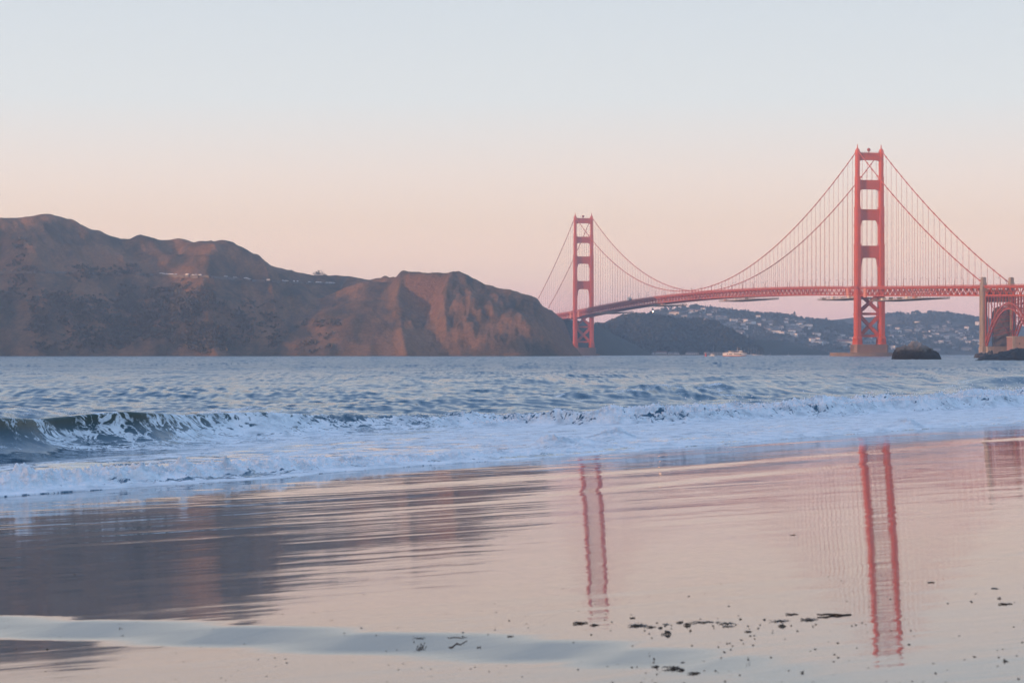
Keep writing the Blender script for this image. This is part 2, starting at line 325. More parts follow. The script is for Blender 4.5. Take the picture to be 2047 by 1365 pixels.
# height of the sand above the waterline: a smooth polynomial in (s, t), steeper and hollow on the left, flatter on the right
SAND_IJ = [(1, 0), (1, 1), (1, 2), (1, 3), (1, 4), (2, 0), (2, 1), (2, 2), (2, 3), (2, 4), (3, 0), (3, 1), (3, 2), (3, 3), (3, 4), (4, 0), (4, 1), (4, 2), (4, 3), (5, 0), (5, 1), (5, 2), (6, 0), (6, 1)]
SAND_C = [-0.61422, -1.61352, 0.07127, 1.46891, -0.61083, 0.82195, -2.66987, 0.397, 4.15255, -1.0651, -0.05136, -0.52788, 2.53058, 5.19739, 0.61135, 0.94123, 0.96937, 2.19142, -1.32844, 4.07188, 2.59176, 4.6984, 2.26127, -0.18421]
def sand_base(s, t):
    s = np.asarray(s, float); sc = np.clip(s, -26, 0); a = sc / 27; b = (np.clip(t, 9, 78) - 40) / 35
    z = sum(c * a ** i * b ** j for (i, j), c in zip(SAND_IJ, SAND_C))
    return z + 0.030 * np.maximum(-26 - s, 0) - 0.012 * np.clip(s, 0, 4) - 0.03 * np.maximum(s - 4, 0)
def on_sand(px, py):
    d = 15.0
    for _ in range(40):
        x = (px - CX) / F * d; s, _t = st(x, d); z = float(sand_base(s, _t)); d = 0.5 * d + 0.5 * (H - z) / ((py - HY) / F)
    return Vector(((px - CX) / F * d, d, z))
BERM = [on_sand(*p) for p in [(-700, 1220), (-300, 1230), (0, 1240), (400, 1255), (800, 1274), (1100, 1287), (1400, 1312), (1650, 1344), (2100, 1420)]]
BX = [p.x for p in BERM]; BY = [p.y for p in BERM]
_u = np.linspace(-2.5, 13, 3101)
_g = np.where(_u < 0, 0.36 * np.clip(1 + _u / 0.26, 0, 1) ** 0.35, 0.0)
_bz = np.cumsum(_g) * (_u[1] - _u[0]); _bz -= _bz[-1]
_kk = np.hanning(9); _kk /= _kk.sum(); _bz = np.convolve(np.pad(_bz, 4, 'edge'), _kk, 'valid')
def sand_z(x, y):
    s, t = st(x, y); z = sand_base(s, t)
    near = sstep(-9, -1, s)
    s2 = -0.42 * x + 0.91 * y; t2 = 0.91 * x + 0.42 * y
    w = 0.0010 * pn(s2 / 2.4, t2 / 11, 81) + 0.0004 * pn(s2 / 1.0, t2 / 6, 82) 
    w = w + near * (0.0042 * pn(s / 1.3 + t / 60, t / 22, 84) + 0.0017 * pn(s / 0.6, t / 14, 85))
    # two swash lips that lean towards the viewer
    for kt, ks, ka, wd in (([15, 35, 43, 58, 80], [-3.6, -4.6, -7.6, -9.3, -11], [0.0, 0.006, 0.018, 0.020, 0.018], 0.75), ([26, 31, 36, 42, 50], [-9.6, -10.2, -10.4, -10.8, -11.5], [0, 0.010, 0.014, 0.008, 0], 0.6), ([20, 40, 60, 80], [-1.6, -1.9, -2.6, -3.0], [0.0, 0.005, 0.012, 0.012], 0.5)):
        q = s - np.interp(t, kt, ks) - 0.35 * pn(t / 7, 0 * t, 86) ; w = w + np.interp(t, kt, ka) * np.exp(-np.where(q < 0, (q / wd) ** 2, (q / (wd * 4)) ** 2)) * (0.85 + 0.4 * pn(t / 9, 0 * t, 90))
    u = y - np.interp(x, BX, BY) - 0.05 * pn(x / 1.2, 0 * x, 93); fade = np.interp(x, [-30, -2, 0.0, 1.6], [1, 0.95, 0.8, 0.0])
    w = w + np.interp(u, _u, _bz) * fade
    return z + w
sg = np.concatenate([np.arange(-88, -32, 1.0), np.arange(-32, -27, 0.25), np.arange(-27, 2.5, 0.045)])
tg = np.concatenate([np.arange(-70, 2, 1.5), np.arange(2, 110, 0.3), np.arange(110, 260, 1.5)])
S_, T_ = np.meshgrid(sg, tg, indexing='ij'); Xb = NS.x * (S_ + 29) + TS.x * T_; Yb = NS.y * (S_ + 29) + TS.y * T_
Vb = np.stack([Xb, Yb, sand_z(Xb, Yb)], -1).reshape(-1, 3)

def shore_coords(t):                                   # world position in metres: x seaward, y along the shore
    g = N(t, 'ShaderNodeNewGeometry')
    mp = N(t, 'ShaderNodeMapping', vector_type='POINT'); mp.inputs['Rotation'].default_value = (0, 0, -math.atan2(NS.y, NS.x))
    t.links.new(g.outputs['Position'], mp.inputs[0]); return g, mp.outputs[0]
def stretched(t, vec, sc, **kw):
    mp = N(t, 'ShaderNodeMapping'); mp.inputs['Scale'].default_value = sc; t.links.new(vec, mp.inputs[0])
    n = N(t, 'ShaderNodeTexNoise', **kw); t.links.new(mp.outputs[0], n.inputs['Vector']); return n
def tilt_normal(t, g, pairs):                          # normal + sum of amp * (noise colour - 0.5)
    cur = g.outputs['Normal']
    for n, amp in pairs:
        sb = N(t, 'ShaderNodeVectorMath', operation='SUBTRACT'); sb.inputs[1].default_value = (0.5, 0.5, 0.5); t.links.new(n.outputs['Color'], sb.inputs[0])
        sc = N(t, 'ShaderNodeVectorMath', operation='SCALE')
        if isinstance(amp, float): sc.inputs['Scale'].default_value = amp
        else: t.links.new(amp, sc.inputs['Scale'])
        t.links.new(sb.outputs[0], sc.inputs[0])
        ml = N(t, 'ShaderNodeVectorMath', operation='MULTIPLY'); ml.inputs[1].default_value = (1, 1, 0.0); t.links.new(sc.outputs[0], ml.inputs[0])
        ad = N(t, 'ShaderNodeVectorMath', operation='ADD'); t.links.new(cur, ad.inputs[0]); t.links.new(ml.outputs[0], ad.inputs[1]); cur = ad.outputs[0]
    nm = N(t, 'ShaderNodeVectorMath', operation='NORMALIZE'); t.links.new(cur, nm.inputs[0]); return nm.outputs[0]

SAND_MAT, t, b = new_mat('wet_sand')
g, sv = shore_coords(t)
fl_ = N(t, 'ShaderNodeMapping', vector_type='POINT'); fl_.inputs['Rotation'].default_value = (0, 0, -math.atan2(0.91, -0.42)); t.links.new(g.outputs['Position'], fl_.inputs[0]); fv = fl_.outputs[0]
nA = stretched(t, fv, (3.0, 0.16, 1), i_Scale=1.0, i_Detail=3.0, i_Roughness=0.55)
nB = stretched(t, fv, (14.0, 1.6, 1), i_Scale=1.0, i_Detail=2.0)
sp = N(t, 'ShaderNodeSeparateXYZ'); t.links.new(sv, sp.inputs[0])
film = N(t, 'ShaderNodeMapRange', i_1=29 - 17.0, i_2=29 - 4.0, i_3=0.018, i_4=0.060); t.links.new(sp.outputs['X'], film.inputs[0])
t.links.new(tilt_normal(t, g, [(nA, film.outputs[0]), (nB, 0.018)]), b.inputs['Normal'])
nC = stretched(t, sv, (0.5, 0.25, 1), i_Scale=1.0, i_Detail=4.0)
rc = ramp(t, [(0.35, (0.064, 0.051, 0.042, 1)), (0.65, (0.084, 0.067, 0.055, 1))]); t.links.new(nC.outputs[0], rc.inputs[0])
fl = stretched(t, sv, (16, 2.2, 1), i_Scale=1.0, i_Detail=2.0); fr = ramp(t, [(0.735, (0, 0, 0, 1)), (0.765, (1, 1, 1, 1))]); t.links.new(fl.outputs[0], fr.inputs[0])
bz_ = N(t, 'ShaderNodeMapRange', i_1=29 - 16.0, i_2=29 - 11.0, i_3=0.0, i_4=0.45); t.links.new(sp.outputs['X'], bz_.inputs[0])
fm = N(t, 'ShaderNodeMath', operation='MULTIPLY'); t.links.new(fr.outputs[0], fm.inputs[0]); t.links.new(bz_.outputs[0], fm.inputs[1])
mf = N(t, 'ShaderNodeMix', data_type='RGBA'); mf.inputs['B'].default_value = (0.7, 0.7, 0.7, 1); t.links.new(fm.outputs[0], mf.inputs['Factor']); t.links.new(rc.outputs[0], mf.inputs['A'])
t.links.new(mf.outputs['Result'], b.inputs['Base Color'])
pw = stretched(t, fv, (1.1, 0.35, 1), i_Scale=1.0, i_Detail=5.0, i_Roughness=0.65); pr_ = N(t, 'ShaderNodeMapRange', i_1=0.38, i_2=0.70, i_3=0.028, i_4=0.058); t.links.new(pw.outputs[0], pr_.inputs[0]); t.links.new(pr_.outputs[0], b.inputs['Roughness']); b.inputs['IOR'].default_value = 1.40
tag(np_mesh('beach', Vb, grid_quads(*S_.shape), SAND_MAT), 'wet mirror-like sand of the beach', kind='structure')

# ---- the sea
th = np.concatenate([np.arange(372, 100, -0.25), np.arange(100, 8, -0.4), np.geomspace(8, 0.85, 40)])
dw = H * F / th
tw = np.concatenate([np.linspace(-0.42, -0.222, 40)[:-1], np.linspace(-0.222, 0.222, 860), np.linspace(0.222, 0.42, 40)[1:]])
D_, A_ = np.meshgrid(dw, tw, indexing='ij'); X0 = A_ * D_; Y0 = D_.copy()
step = np.maximum(np.gradient(dw)[:, None] * np.ones_like(A_), D_ * 0.0006)
s0, t0 = st(X0, Y0)
ki = lambda ks, vs_: np.interp(t0, ks, vs_)
sb = ki([10, 20, 45, 52, 58, 66, 72.5, 75.0, 80, 90, 108, 140, 200], [12, 12.2, 13.4, 14.3, 15.4, 15.2, 14.0, 11.2, 10.4, 10.0, 9.0, 7, 6]) + 0.5 * pn(t0 / 6, 0 * t0, 101)
bore_ = ki([10, 62, 74, 300], [0, 0, 1, 1]); u_ = s0 - sb; Ab = ki([10, 20, 45, 52, 57, 62, 70, 74, 78, 90, 108, 140, 200], [0.90, 0.90, 0.88, 0.86, 0.74, 0.54, 0.34, 0.34, 0.44, 0.50, 0.60, 0.62, 0.6]) * (1 + 0.14 * pn(t0 / 4, 0 * t0, 102) + 0.30 * bore_ * pn(t0 / 2.6, u_ / 2, 104))
wave = ki([10, 53, 60, 67, 300], [1, 1, 0.6, 0.0, 0])          # still a green wall of water
bore = ki([10, 58, 64, 71, 76, 300], [0.0, 0.0, 0.25, 0.5, 1.0, 1.0])
u = s0 - sb
fw = 0.85 * wave + 0.55 * (1 - wave)
prof = np.where(u > 0, np.exp(-(u / 2.6) ** 2), np.exp(-np.abs(u / fw) ** 1.7))
z = Ab * prof - 0.10 * np.exp(-((u + 2.6) / 1.4) ** 2) * wave
lean = -0.55 * wave * Ab * prof ** 3 * (u < 1.2)
# swells coming in behind
def swell(sc, a, wf, wb, seed, L=22.0):
    q = s0 - sc - 2.2 * pn(t0 / L, 0 * t0, seed); am = a * np.clip(0.75 + 0.6 * pn(t0 / (L * 0.8), 0 * t0 + 3.3, seed + 1), 0.1, 1.5)
    return am * np.where(q < 0, np.exp(-(q / wf) ** 2), np.exp(-(q / wb) ** 2))
z = z + swell(31, 0.72, 2.6, 5.0, 111) + swell(50, 0.40, 4, 6, 113, 30) + swell(72, 0.38, 5, 7, 115, 40) + swell(98, 0.35, 6, 8, 117, 50) + swell(135, 0.35, 7, 9, 119, 60) + swell(180, 0.4, 8, 11, 121, 70) + swell(240, 0.4, 10, 12, 123, 90) + swell(330, 0.4, 12, 15, 125, 120)
# chop, each octave dropped where the grid can no longer carry it
out = sstep(-1.0, 3.0, u)                                # outside the break line
inn = sstep(0.5, 3.0, s0)
for lam, a, sd in ((14, 0.085, 131), (7, 0.060, 132), (3.4, 0.040, 133), (1.7, 0.026, 134), (0.85, 0.013, 135), (0.42, 0.006, 136)):
    fade = np.clip(lam / step / 2.2 - 1, 0, 1)
    cz = pn(s0 / lam + 0.25 * t0 / lam, t0 / (2.2 * lam), sd) + 0.6 * pn(s0 / lam * 1.3 - 0.6 * t0 / lam, t0 / (1.6 * lam) + s0 / lam * 0.5, sd + 20)
    z = z + a * cz * fade * (out * 0.95 + (1 - out) * (0.14 + 0.1 * wave) * inn)
dd = np.abs(np.gradient(dw))
for lam, a, sd in ((2.6, 0.13, 231), (1.3, 0.10, 232), (0.65, 0.055, 233)):
    q = np.cumsum(dd / np.maximum(lam * 1.2, 2.4 * dd))[:, None]; ll = np.maximum(lam, 3.0 * D_ / F)
    amp = a * np.clip(lam / (1.5 * D_ / F) , 0, 1) * (0.7 + 0.5 * pn(X0 / 40, Y0 / 60, sd + 5)) * np.clip(1 - (D_ - 900) / 1200, 0.35, 1)
    z = z + amp * pn(q + 0.35 * X0 / ll, X0 / (ll * 1.5), sd) * (out * (0.4 + 0.6 * sstep(4, 16, s0 - sb)))
# slope of the chop that is too short for the grid, used as a tilt of the surface
qq = lambda w, n: np.cumsum(dd / np.maximum(w, n * dd))[:, None]
la, lb = np.maximum(0.55, 8.0 * D_ / F), np.maximum(0.28, 4.5 * D_ / F)
tilt = 0.22 + 0.75 * pn(qq(0.5, 6) + 0.3 * X0 / la, X0 / la, 241) + 0.55 * pn(qq(0.3, 3.6), X0 / lb, 242) + 0.40 * pn(qq(6, 30), X0 / (6 * la), 243)
tilt = (0.18 + (tilt - 0.18) * np.clip(0.75 + 0.55 * pn(X0 / 45, Y0 / 90, 245) + 0.35 * pn(X0 / 12, Y0 / 30, 246) - 0.35 * ridged(X0 / 70, Y0 / 26, 2, 247), 0.2, 1.5)) * (out * (0.35 + 0.65 * sstep(3, 14, s0 - sb)) + 0.12)
# bores: the broken part of the wave and the last one running up the sand
rough = ridged(X0 / 0.62, Y0 / 0.7, 4, 141) * 0.6 + 0.8 * fbm(X0 / 0.15, Y0 / 0.2, 3, 143)
bz = np.exp(-np.abs(u / np.where(u > 0, 1.6, 0.75)) ** 2) * bore
z = z + bz * (0.13 * rough + 0.24 * np.maximum(pn(X0 / 1.1, Y0 / 1.6, 145), 0))
s1 = 0.9 + 0.35 * pn(t0 / 5, 0 * t0, 151) + 0.15 * pn(t0 / 1.1, 0 * t0, 152); A1 = ki([10, 28, 36, 42, 48, 54, 62, 80, 100], [0.26, 0.28, 0.30, 0.22, 0.14, 0.085, 0.05, 0.035, 0.03])
q1 = s0 - s1; b1 = np.where(q1 > 0, np.exp(-(q1 / 1.1) ** 2), np.exp(-np.abs(q1 / 0.42) ** 2))
z = z + A1 * b1 * (0.58 + 0.46 * rough + 0.65 * np.maximum(pn(X0 / 0.6, Y0 / 0.8, 147), 0))
lump = np.zeros_like(z)
for px, d, a, w in ((1100, 64.5, 0.22, 0.42), (1128, 65.5, 0.12, 0.6), (1160, 66.5, 0.10, 0.7), (1232, 71.0, 0.22, 0.45), (1205, 70.0, 0.12, 0.6), (1815, 82.5, 0.16, 0.40), (1345, 71.0, 0.08, 0.5), (1795, 82, 0.08, 0.6)):
    cx = (px - CX) / F * d; lump = lump + a * np.exp(-(((X0 - cx) / w) ** 2 + ((Y0 - d) / (w * 2.0)) ** 2))
z = z + lump * (1 + 0.35 * rough)
# thin sheet at the edge
edge = 0.05 * pn(t0 / 7, 0 * t0, 161) + 0.03 * pn(t0 / 2.3, s0 / 4, 162) + 0.012 * pn(t0 / 0.7, s0 / 1.5, 163)
z = z + 0.02 * sstep(-0.5, 0.1, s0) + edge * 0.25 * sstep(6, 0, s0) * (s0 < 6)
zs = sand_z(X0, Y0); lim = np.minimum(-0.2 + 0.75 * pn(t0 / 7.0, 0 * t0, 171) + 0.25 * pn(t0 / 1.8, 0 * t0, 172), 0.2)
film_h = 0.018 * np.clip((s0 - lim) / 0.18, 0, 1) ** 0.5 - 0.03 * (s0 < lim)
z = np.where(s0 < 3.0, np.maximum(z * sstep(-0.9, 1.2, s0), zs + film_h), z)
z = np.where(s0 < lim, np.minimum(z, zs - 0.02), z)
X1 = X0 + NS.x * lean; Y1 = Y0 + NS.y * lean
# foam amount
carpet = sstep(-0.6, 0.3, s0 - lim) * (1 - sstep(-1.2, 1.5, u))
left = ki([10, 40, 52, 60, 70, 80, 300], [0.28, 0.32, 0.41, 0.50, 0.56, 0.62, 0.66])
foam = carpet * left + 0.16 * carpet * pn(s0 / 2.0, t0 / 10, 181) + 0.08 * carpet * pn(s0 / 0.7, t0 / 5, 182)
foam = np.maximum(foam, np.clip(b1 * 1.3, 0, 1) * sstep(0, 0.05, A1))
foam = np.maximum(foam, np.exp(-np.abs((s0 - lim - 0.25) / 0.35) ** 2) * 0.85)
foam = np.maximum(foam, bz ** 0.5 * ki([10, 58, 64, 74, 84, 300], [0, 0.15, 0.45, 0.60, 0.70, 0.78]))
foam = np.maximum(foam, np.clip(lump / 0.05, 0, 1))
face = wave * np.exp(-np.abs(u / 1.1) ** 2) * (u < 0.3)
trough = np.exp(-((u + 2.4) / 1.6) ** 2) * ki([10, 40, 47, 53, 300], [1, 1, 0.8, 0, 0])
foam = foam * (1 - 0.9 * np.clip(face + 0.85 * trough, 0, 1)) + face * (0.03 + 0.16 * ridged(t0 / 0.55 + u / 1.6, u / 2.4, 2, 189) + 0.10 * pn(t0 / 1.2, u / 2, 183) + ki([10, 46, 50, 54, 60, 300], [-0.08, -0.05, 0.05, 0.16, 0.28, 0.34]))
back = sstep(0.8, 2.0, u) * (1 - sstep(6, 20, u)) * ki([10, 46, 56, 70, 90, 120, 300], [0.05, 0.22, 0.42, 0.40, 0.30, 0.46, 0.5])
foam = np.maximum(foam, back * (0.8 + 0.35 * pn(s0 / 4, t0 / 9, 185)))
foam = np.maximum(foam, np.exp(-(np.maximum(s0 - 31, 31 - s0) / 4) ** 2) * 0.34 * np.clip(0.4 + pn(t0 / 14, 0 * t0, 187), 0, 1))
foam = np.clip(foam * (s0 > lim - 0.3), 0, 1)
Vw = np.stack([X1, Y1, z], -1).reshape(-1, 3)
Vw, Qw, at = cull(Vw, grid_quads(*D_.shape), (s0 > lim - 0.4).ravel(), {'foam': foam.ravel(), 'wall': (wave * prof * (u < 1)).ravel(), 'tilt': tilt.ravel()})

SEA, t, b = new_mat('sea_water')
g, sv = shore_coords(t)
fa = N(t, 'ShaderNodeAttribute', attribute_name='foam'); wa = N(t, 'ShaderNodeAttribute', attribute_name='wall')
n1 = stretched(t, sv, (1.2, 0.8, 1), i_Scale=1.0, i_Detail=5.0, i_Roughness=0.6)
n2 = stretched(t, sv, (0.22, 0.07, 1), i_Scale=1.0, i_Detail=4.0, i_Roughness=0.6)
cd = N(t, 'ShaderNodeSeparateXYZ'); t.links.new(g.outputs['Position'], cd.inputs[0])
fadeA = N(t, 'ShaderNodeMapRange', i_1=60.0, i_2=400.0, i_3=0.5, i_4=0.5); t.links.new(cd.outputs['Y'], fadeA.inputs[0])
fadeB = N(t, 'ShaderNodeMapRange', i_1=60.0, i_2=300.0, i_3=0.10, i_4=0.5); t.links.new(cd.outputs['Y'], fadeB.inputs[0])
calm = N(t, 'ShaderNodeMapRange', i_1=29 + 4.0, i_2=29 + 14.0, i_3=0.25, i_4=1.0)
ssx = N(t, 'ShaderNodeSeparateXYZ'); t.links.new(sv, ssx.inputs[0]); t.links.new(ssx.outputs['X'], calm.inputs[0])
fA = N(t, 'ShaderNodeMath', operation='MULTIPLY'); t.links.new(fadeA.outputs[0], fA.inputs[0]); t.links.new(calm.outputs[0], fA.inputs[1])
ta = N(t, 'ShaderNodeAttribute', attribute_name='tilt')
tv = N(t, 'ShaderNodeVectorMath', operation='SCALE'); tv.inputs[0].default_value = (0.02, -0.24, 0); t.links.new(ta.outputs['Fac'], tv.inputs['Scale'])
class _G: pass
tn = N(t, 'ShaderNodeVectorMath', operation='ADD'); t.links.new(g.outputs['Normal'], tn.inputs[0]); t.links.new(tv.outputs[0], tn.inputs[1])
g2 = _G(); g2.outputs = {'Normal': tn.outputs[0]}
nrm = tilt_normal(t, g2, [(n1, fA.outputs[0]), (n2, fadeB.outputs[0])])
t.links.new(nrm, b.inputs['Normal'])
b.inputs['IOR'].default_value = 1.333
rg = N(t, 'ShaderNodeMapRange', i_1=45.0, i_2=420.0, i_3=0.10, i_4=0.28); t.links.new(cd.outputs['Y'], rg.inputs[0])
rgc = N(t, 'ShaderNodeMath', operation='MULTIPLY'); t.links.new(rg.outputs[0], rgc.inputs[0]); t.links.new(calm.outputs[0], rgc.inputs[1]); t.links.new(rgc.outputs[0], b.inputs['Roughness'])
wc = N(t, 'ShaderNodeMix', data_type='RGBA'); wc.inputs['A'].default_value = (0.015, 0.070, 0.125, 1); wc.inputs['B'].default_value = (0.022, 0.046, 0.034, 1)
t.links.new(wa.outputs['Fac'], wc.inputs['Factor']); t.links.new(wc.outputs['Result'], b.inputs['Base Color'])
# foam pattern: torn lace stretched along the shore
p1 = stretched(t, sv, (1.3, 0.35, 1), i_Scale=1.0, i_Detail=7.0, i_Roughness=0.62, i_Distortion=0.6)
p2 = stretched(t, sv, (3.6, 1.5, 1.5), i_Scale=1.0, i_Detail=5.0, i_Roughness=0.65, i_Distortion=0.8)
pa = N(t, 'ShaderNodeMath', operation='MULTIPLY_ADD', i_1=1.25); t.links.new(p1.outputs[0], pa.inputs[0])
pr = N(t, 'ShaderNodeMath', operation='SUBTRACT', i_1=0.5); t.links.new(p2.outputs[0], pr.inputs[0])
pq = N(t, 'ShaderNodeMath', operation='ABSOLUTE'); t.links.new(pr.outputs[0], pq.inputs[0])
pb = N(t, 'ShaderNodeMath', operation='MULTIPLY_ADD', i_1=-2.6, i_2=0.10); t.links.new(pq.outputs[0], pb.inputs[0]); t.links.new(pb.outputs[0], pa.inputs[2])
aa = N(t, 'ShaderNodeMath', operation='ADD'); t.links.new(pa.outputs[0], aa.inputs[0]); t.links.new(fa.outputs['Fac'], aa.inputs[1])
fr = N(t, 'ShaderNodeMapRange', interpolation_type='SMOOTHSTEP', i_1=0.90, i_2=1.03, i_3=0.0, i_4=1.0); t.links.new(aa.outputs[0], fr.inputs[0])
fb = N(t, 'ShaderNodeBsdfPrincipled'); p3_ = stretched(t, sv, (2.2, 0.9, 2.0), i_Scale=1.0, i_Detail=7.0, i_Roughness=0.7)
fcr = ramp(t, [(0.36, (0.46, 0.53, 0.57, 1)), (0.52, (0.70, 0.78, 0.81, 1)), (0.68, (0.84, 0.88, 0.90, 1))]); t.links.new(p3_.outputs[0], fcr.inputs[0]); t.links.new(fcr.outputs[0], fb.inputs['Base Color']); fb.inputs['Roughness'].default_value = 0.7
bpn = stretched(t, sv, (9, 5, 9), i_Scale=1.0, i_Detail=5.0); bp = N(t, 'ShaderNodeBump', i_Strength=0.8, i_Distance=0.09); t.links.new(bpn.outputs[0], bp.inputs['Height']); t.links.new(bp.outputs[0], fb.inputs['Normal'])
ms = N(t, 'ShaderNodeMixShader'); t.links.new(fr.outputs[0], ms.inputs[0]); t.links.new(b.outputs[0], ms.inputs[1]); t.links.new(fb.outputs[0], ms.inputs[2])
t.links.new(ms.outputs[0], t.nodes['Material Output'].inputs['Surface'])
tag(np_mesh('water', Vw, Qw, SEA, True, at), 'blue sea with a breaking wave and foam running up the sand', kind='structure')

# unseen wooded coast added behind the beach to shade sand, surf and rock
def coast_h(X, Y): return ridge_field(X, Y, [([Vector(v) for v in ((-1300, 700, -8), (-1180, 580, 80), (-1050, 430, 102), (-900, 280, 102), (-760, 120, 98), (-560, -140, 74), (-330, -440, 80), (0, -700, 85), (300, -760, 80))], 0.42, 20)], 6.0) + fbm(X / 60, Y / 60, 3, 55) * 4
xx, yy = np.meshgrid(np.arange(-1420, 420, 14), np.arange(-1050, 820, 14), indexing='ij'); zc = coast_h(xx, yy)
Vc, Qc, _ = cull(np.stack([xx, yy, np.maximum(zc, -3)], -1).reshape(-1, 3), grid_quads(*xx.shape)[:, ::-1], (zc > -3).ravel(), {})
tag(np_mesh('hills', Vc, Qc, WOOD_M), 'unseen wooded coast added behind the beach to block the sun', kind='structure')
# the near shore carries on outside the frame on the right, up to the end of the bridge
def shore_h(X, Y): return ridge_field(X, Y, [([Vector(v) for v in ((620, 2120, 64), (650, 1800, 62), (610, 1300, 58), (500, 800, 52), (360, 420, 42), (270, 200, 40), (240, 20, 45), (250, -200, 50))], 0.55, 14), ([Vector(v) for v in ((530, 2150, 60), (620, 2120, 64), (900, 2100, 70))], 0.7, 14)], 6.0) + fbm(X / 60, Y / 60, 3, 57) * 3
xx, yy = np.meshgrid(np.arange(60, 1000, 12), np.arange(-300, 2300, 12), indexing='ij'); zc = shore_h(xx, yy); zc = np.where(xx < 0.2118 * yy + 12, -9.0, zc)
Vc, Qc, _ = cull(np.stack([xx, yy, np.maximum(zc, -3)], -1).reshape(-1, 3), grid_quads(*xx.shape)[:, ::-1], (zc > -3).ravel(), {})
tag(np_mesh('hills', Vc, Qc, WOOD_M), 'wooded near shore at the end of the bridge', kind='structure')
# ================================================================== THE BRIDGE (local axes: x across, y along towards the far tower)
bridge = tag(empty('suspension_bridge', (391.6, 2650, 0), math.atan2(0.2105, 0.9776)),
             'long red suspension bridge with two tall towers across the strait', 'bridge')
LEN, CW = 1309.3, 13.7
TOPZ = 225.6
def zdeck(y):
    if y < 0: return 75.3 + y * 0.0225
    if y > LEN: return 71.8 - (y - LEN) * 0.018
    a = y / LEN; return 75.3 * (1 - a) + 71.8 * a + 4 * 11.6 * a * (1 - a)
def zcable(y):
    if y < 0:
        a = -y / 345.0; return TOPZ * (1 - a) + 69.5 * a - 4 * 9.0 * a * (1 - a)
    if y > LEN:
        a = (y - LEN) / 345.0; return TOPZ * (1 - a) + 72.0 * a - 4 * 9.0 * a * (1 - a)
    a = y / LEN - 0.5; zm = zdeck(LEN / 2) + 3.2; return zm + (TOPZ - zm) * 4 * a * a

TIERS = [(21.0, 67.0, 2.80, 6.0), (67.0, 121.5, 2.70, 5.8), (121.5, 162.5, 2.50, 5.3), (162.5, 195.5, 2.10, 4.7), (195.5, 222.5, 1.72, 4.1)]
def leg_mesh(sgn):
    m = MB(); cx = sgn * CW
    def shaft(z0, z1, hw, hd, n=3, st=0.42):           # cruciform, stepped corners like bundled cells
        poly = []
        xs = [hw - st * k for k in range(n)]; ys = [hd - st * 2 * (n - 1 - k) for k in range(n)]
        q = []
        for k in range(n):
            q.append((xs[k], ys[k]));
            if k < n - 1: q.append((xs[k + 1], ys[k]))
        ring = q + [(-x, y) for x, y in reversed(q)] + [(-x, -y) for x, y in q] + [(x, -y) for x, y in reversed(q)]
        m.loft([[(cx + x, y, z0) for x, y in ring], [(cx + x, y, z1) for x, y in ring]])
    for i, (z0, z1, hw, hd) in enumerate(TIERS):
        shaft(z0, z1, hw, hd)
        for zb in ((z0 + z1) / 2 if i else 45,): m.box((cx, 0, zb + 1), (2 * hw + 0.22, 2 * hd + 0.22, 0.9))
        if i: m.box((cx, 0, z0 + 0.45), (2 * hw + 0.5, 2 * hd + 0.5, 0.9))
        for fx in (-0.45, 0.0, 0.45):                   # raised vertical fluting on the faces
            for sy in (-1, 1): m.bb(cx + fx * hw * 1.4 - 0.16, cx + fx * hw * 1.4 + 0.16, sy * hd - 0.12, sy * hd + 0.16, z0 + 1.2, z1 - 0.6)
        for fy in (-0.6, -0.2, 0.2, 0.6):
            for sx_ in (-1, 1): m.bb(cx + sx_ * hw - 0.12, cx + sx_ * hw + 0.16, fy * hd * .9 - 0.2, fy * hd * .9 + 0.2, z0 + 1.2, z1 - 0.6)
    # flared foot
    m.loft([[(cx + x * 3.55, y * 7.2, 12.4) for x, y in ((-1, -1), (1, -1), (1, 1), (-1, 1))], [(cx + x * 3.2, y * 6.8, 18.5) for x, y in ((-1, -1), (1, -1), (1, 1), (-1, 1))],
            [(cx + x * 2.9, y * 6.1, 21.8) for x, y in ((-1, -1), (1, -1), (1, 1), (-1, 1))]])
    for f in (-0.7, -0.25, 0.25, 0.7):
        m.bb(cx + f * 3.0 - 0.3, cx + f * 3.0 + 0.3, -7.45, -6.3, 12.5, 19.5); m.bb(cx - 3.7, cx - 2.9, f * 6.4 - .4, f * 6.4 + .4, 12.5, 19.5); m.bb(cx + 2.9, cx + 3.7, f * 6.4 - .4, f * 6.4 + .4, 12.5, 19.5)
    # saddle housing on top
    m.loft([[(cx + x * 1.62, y * 4.0, 222.5) for x, y in ((-1, -1), (1, -1), (1, 1), (-1, 1))], [(cx + x * 1.5, y * 3.6, 224.8) for x, y in ((-1, -1), (1, -1), (1, 1), (-1, 1))],
            [(cx + x * 0.95, y * 2.2, 227.0) for x, y in ((-1, -1), (1, -1), (1, 1), (-1, 1))]])
    return m
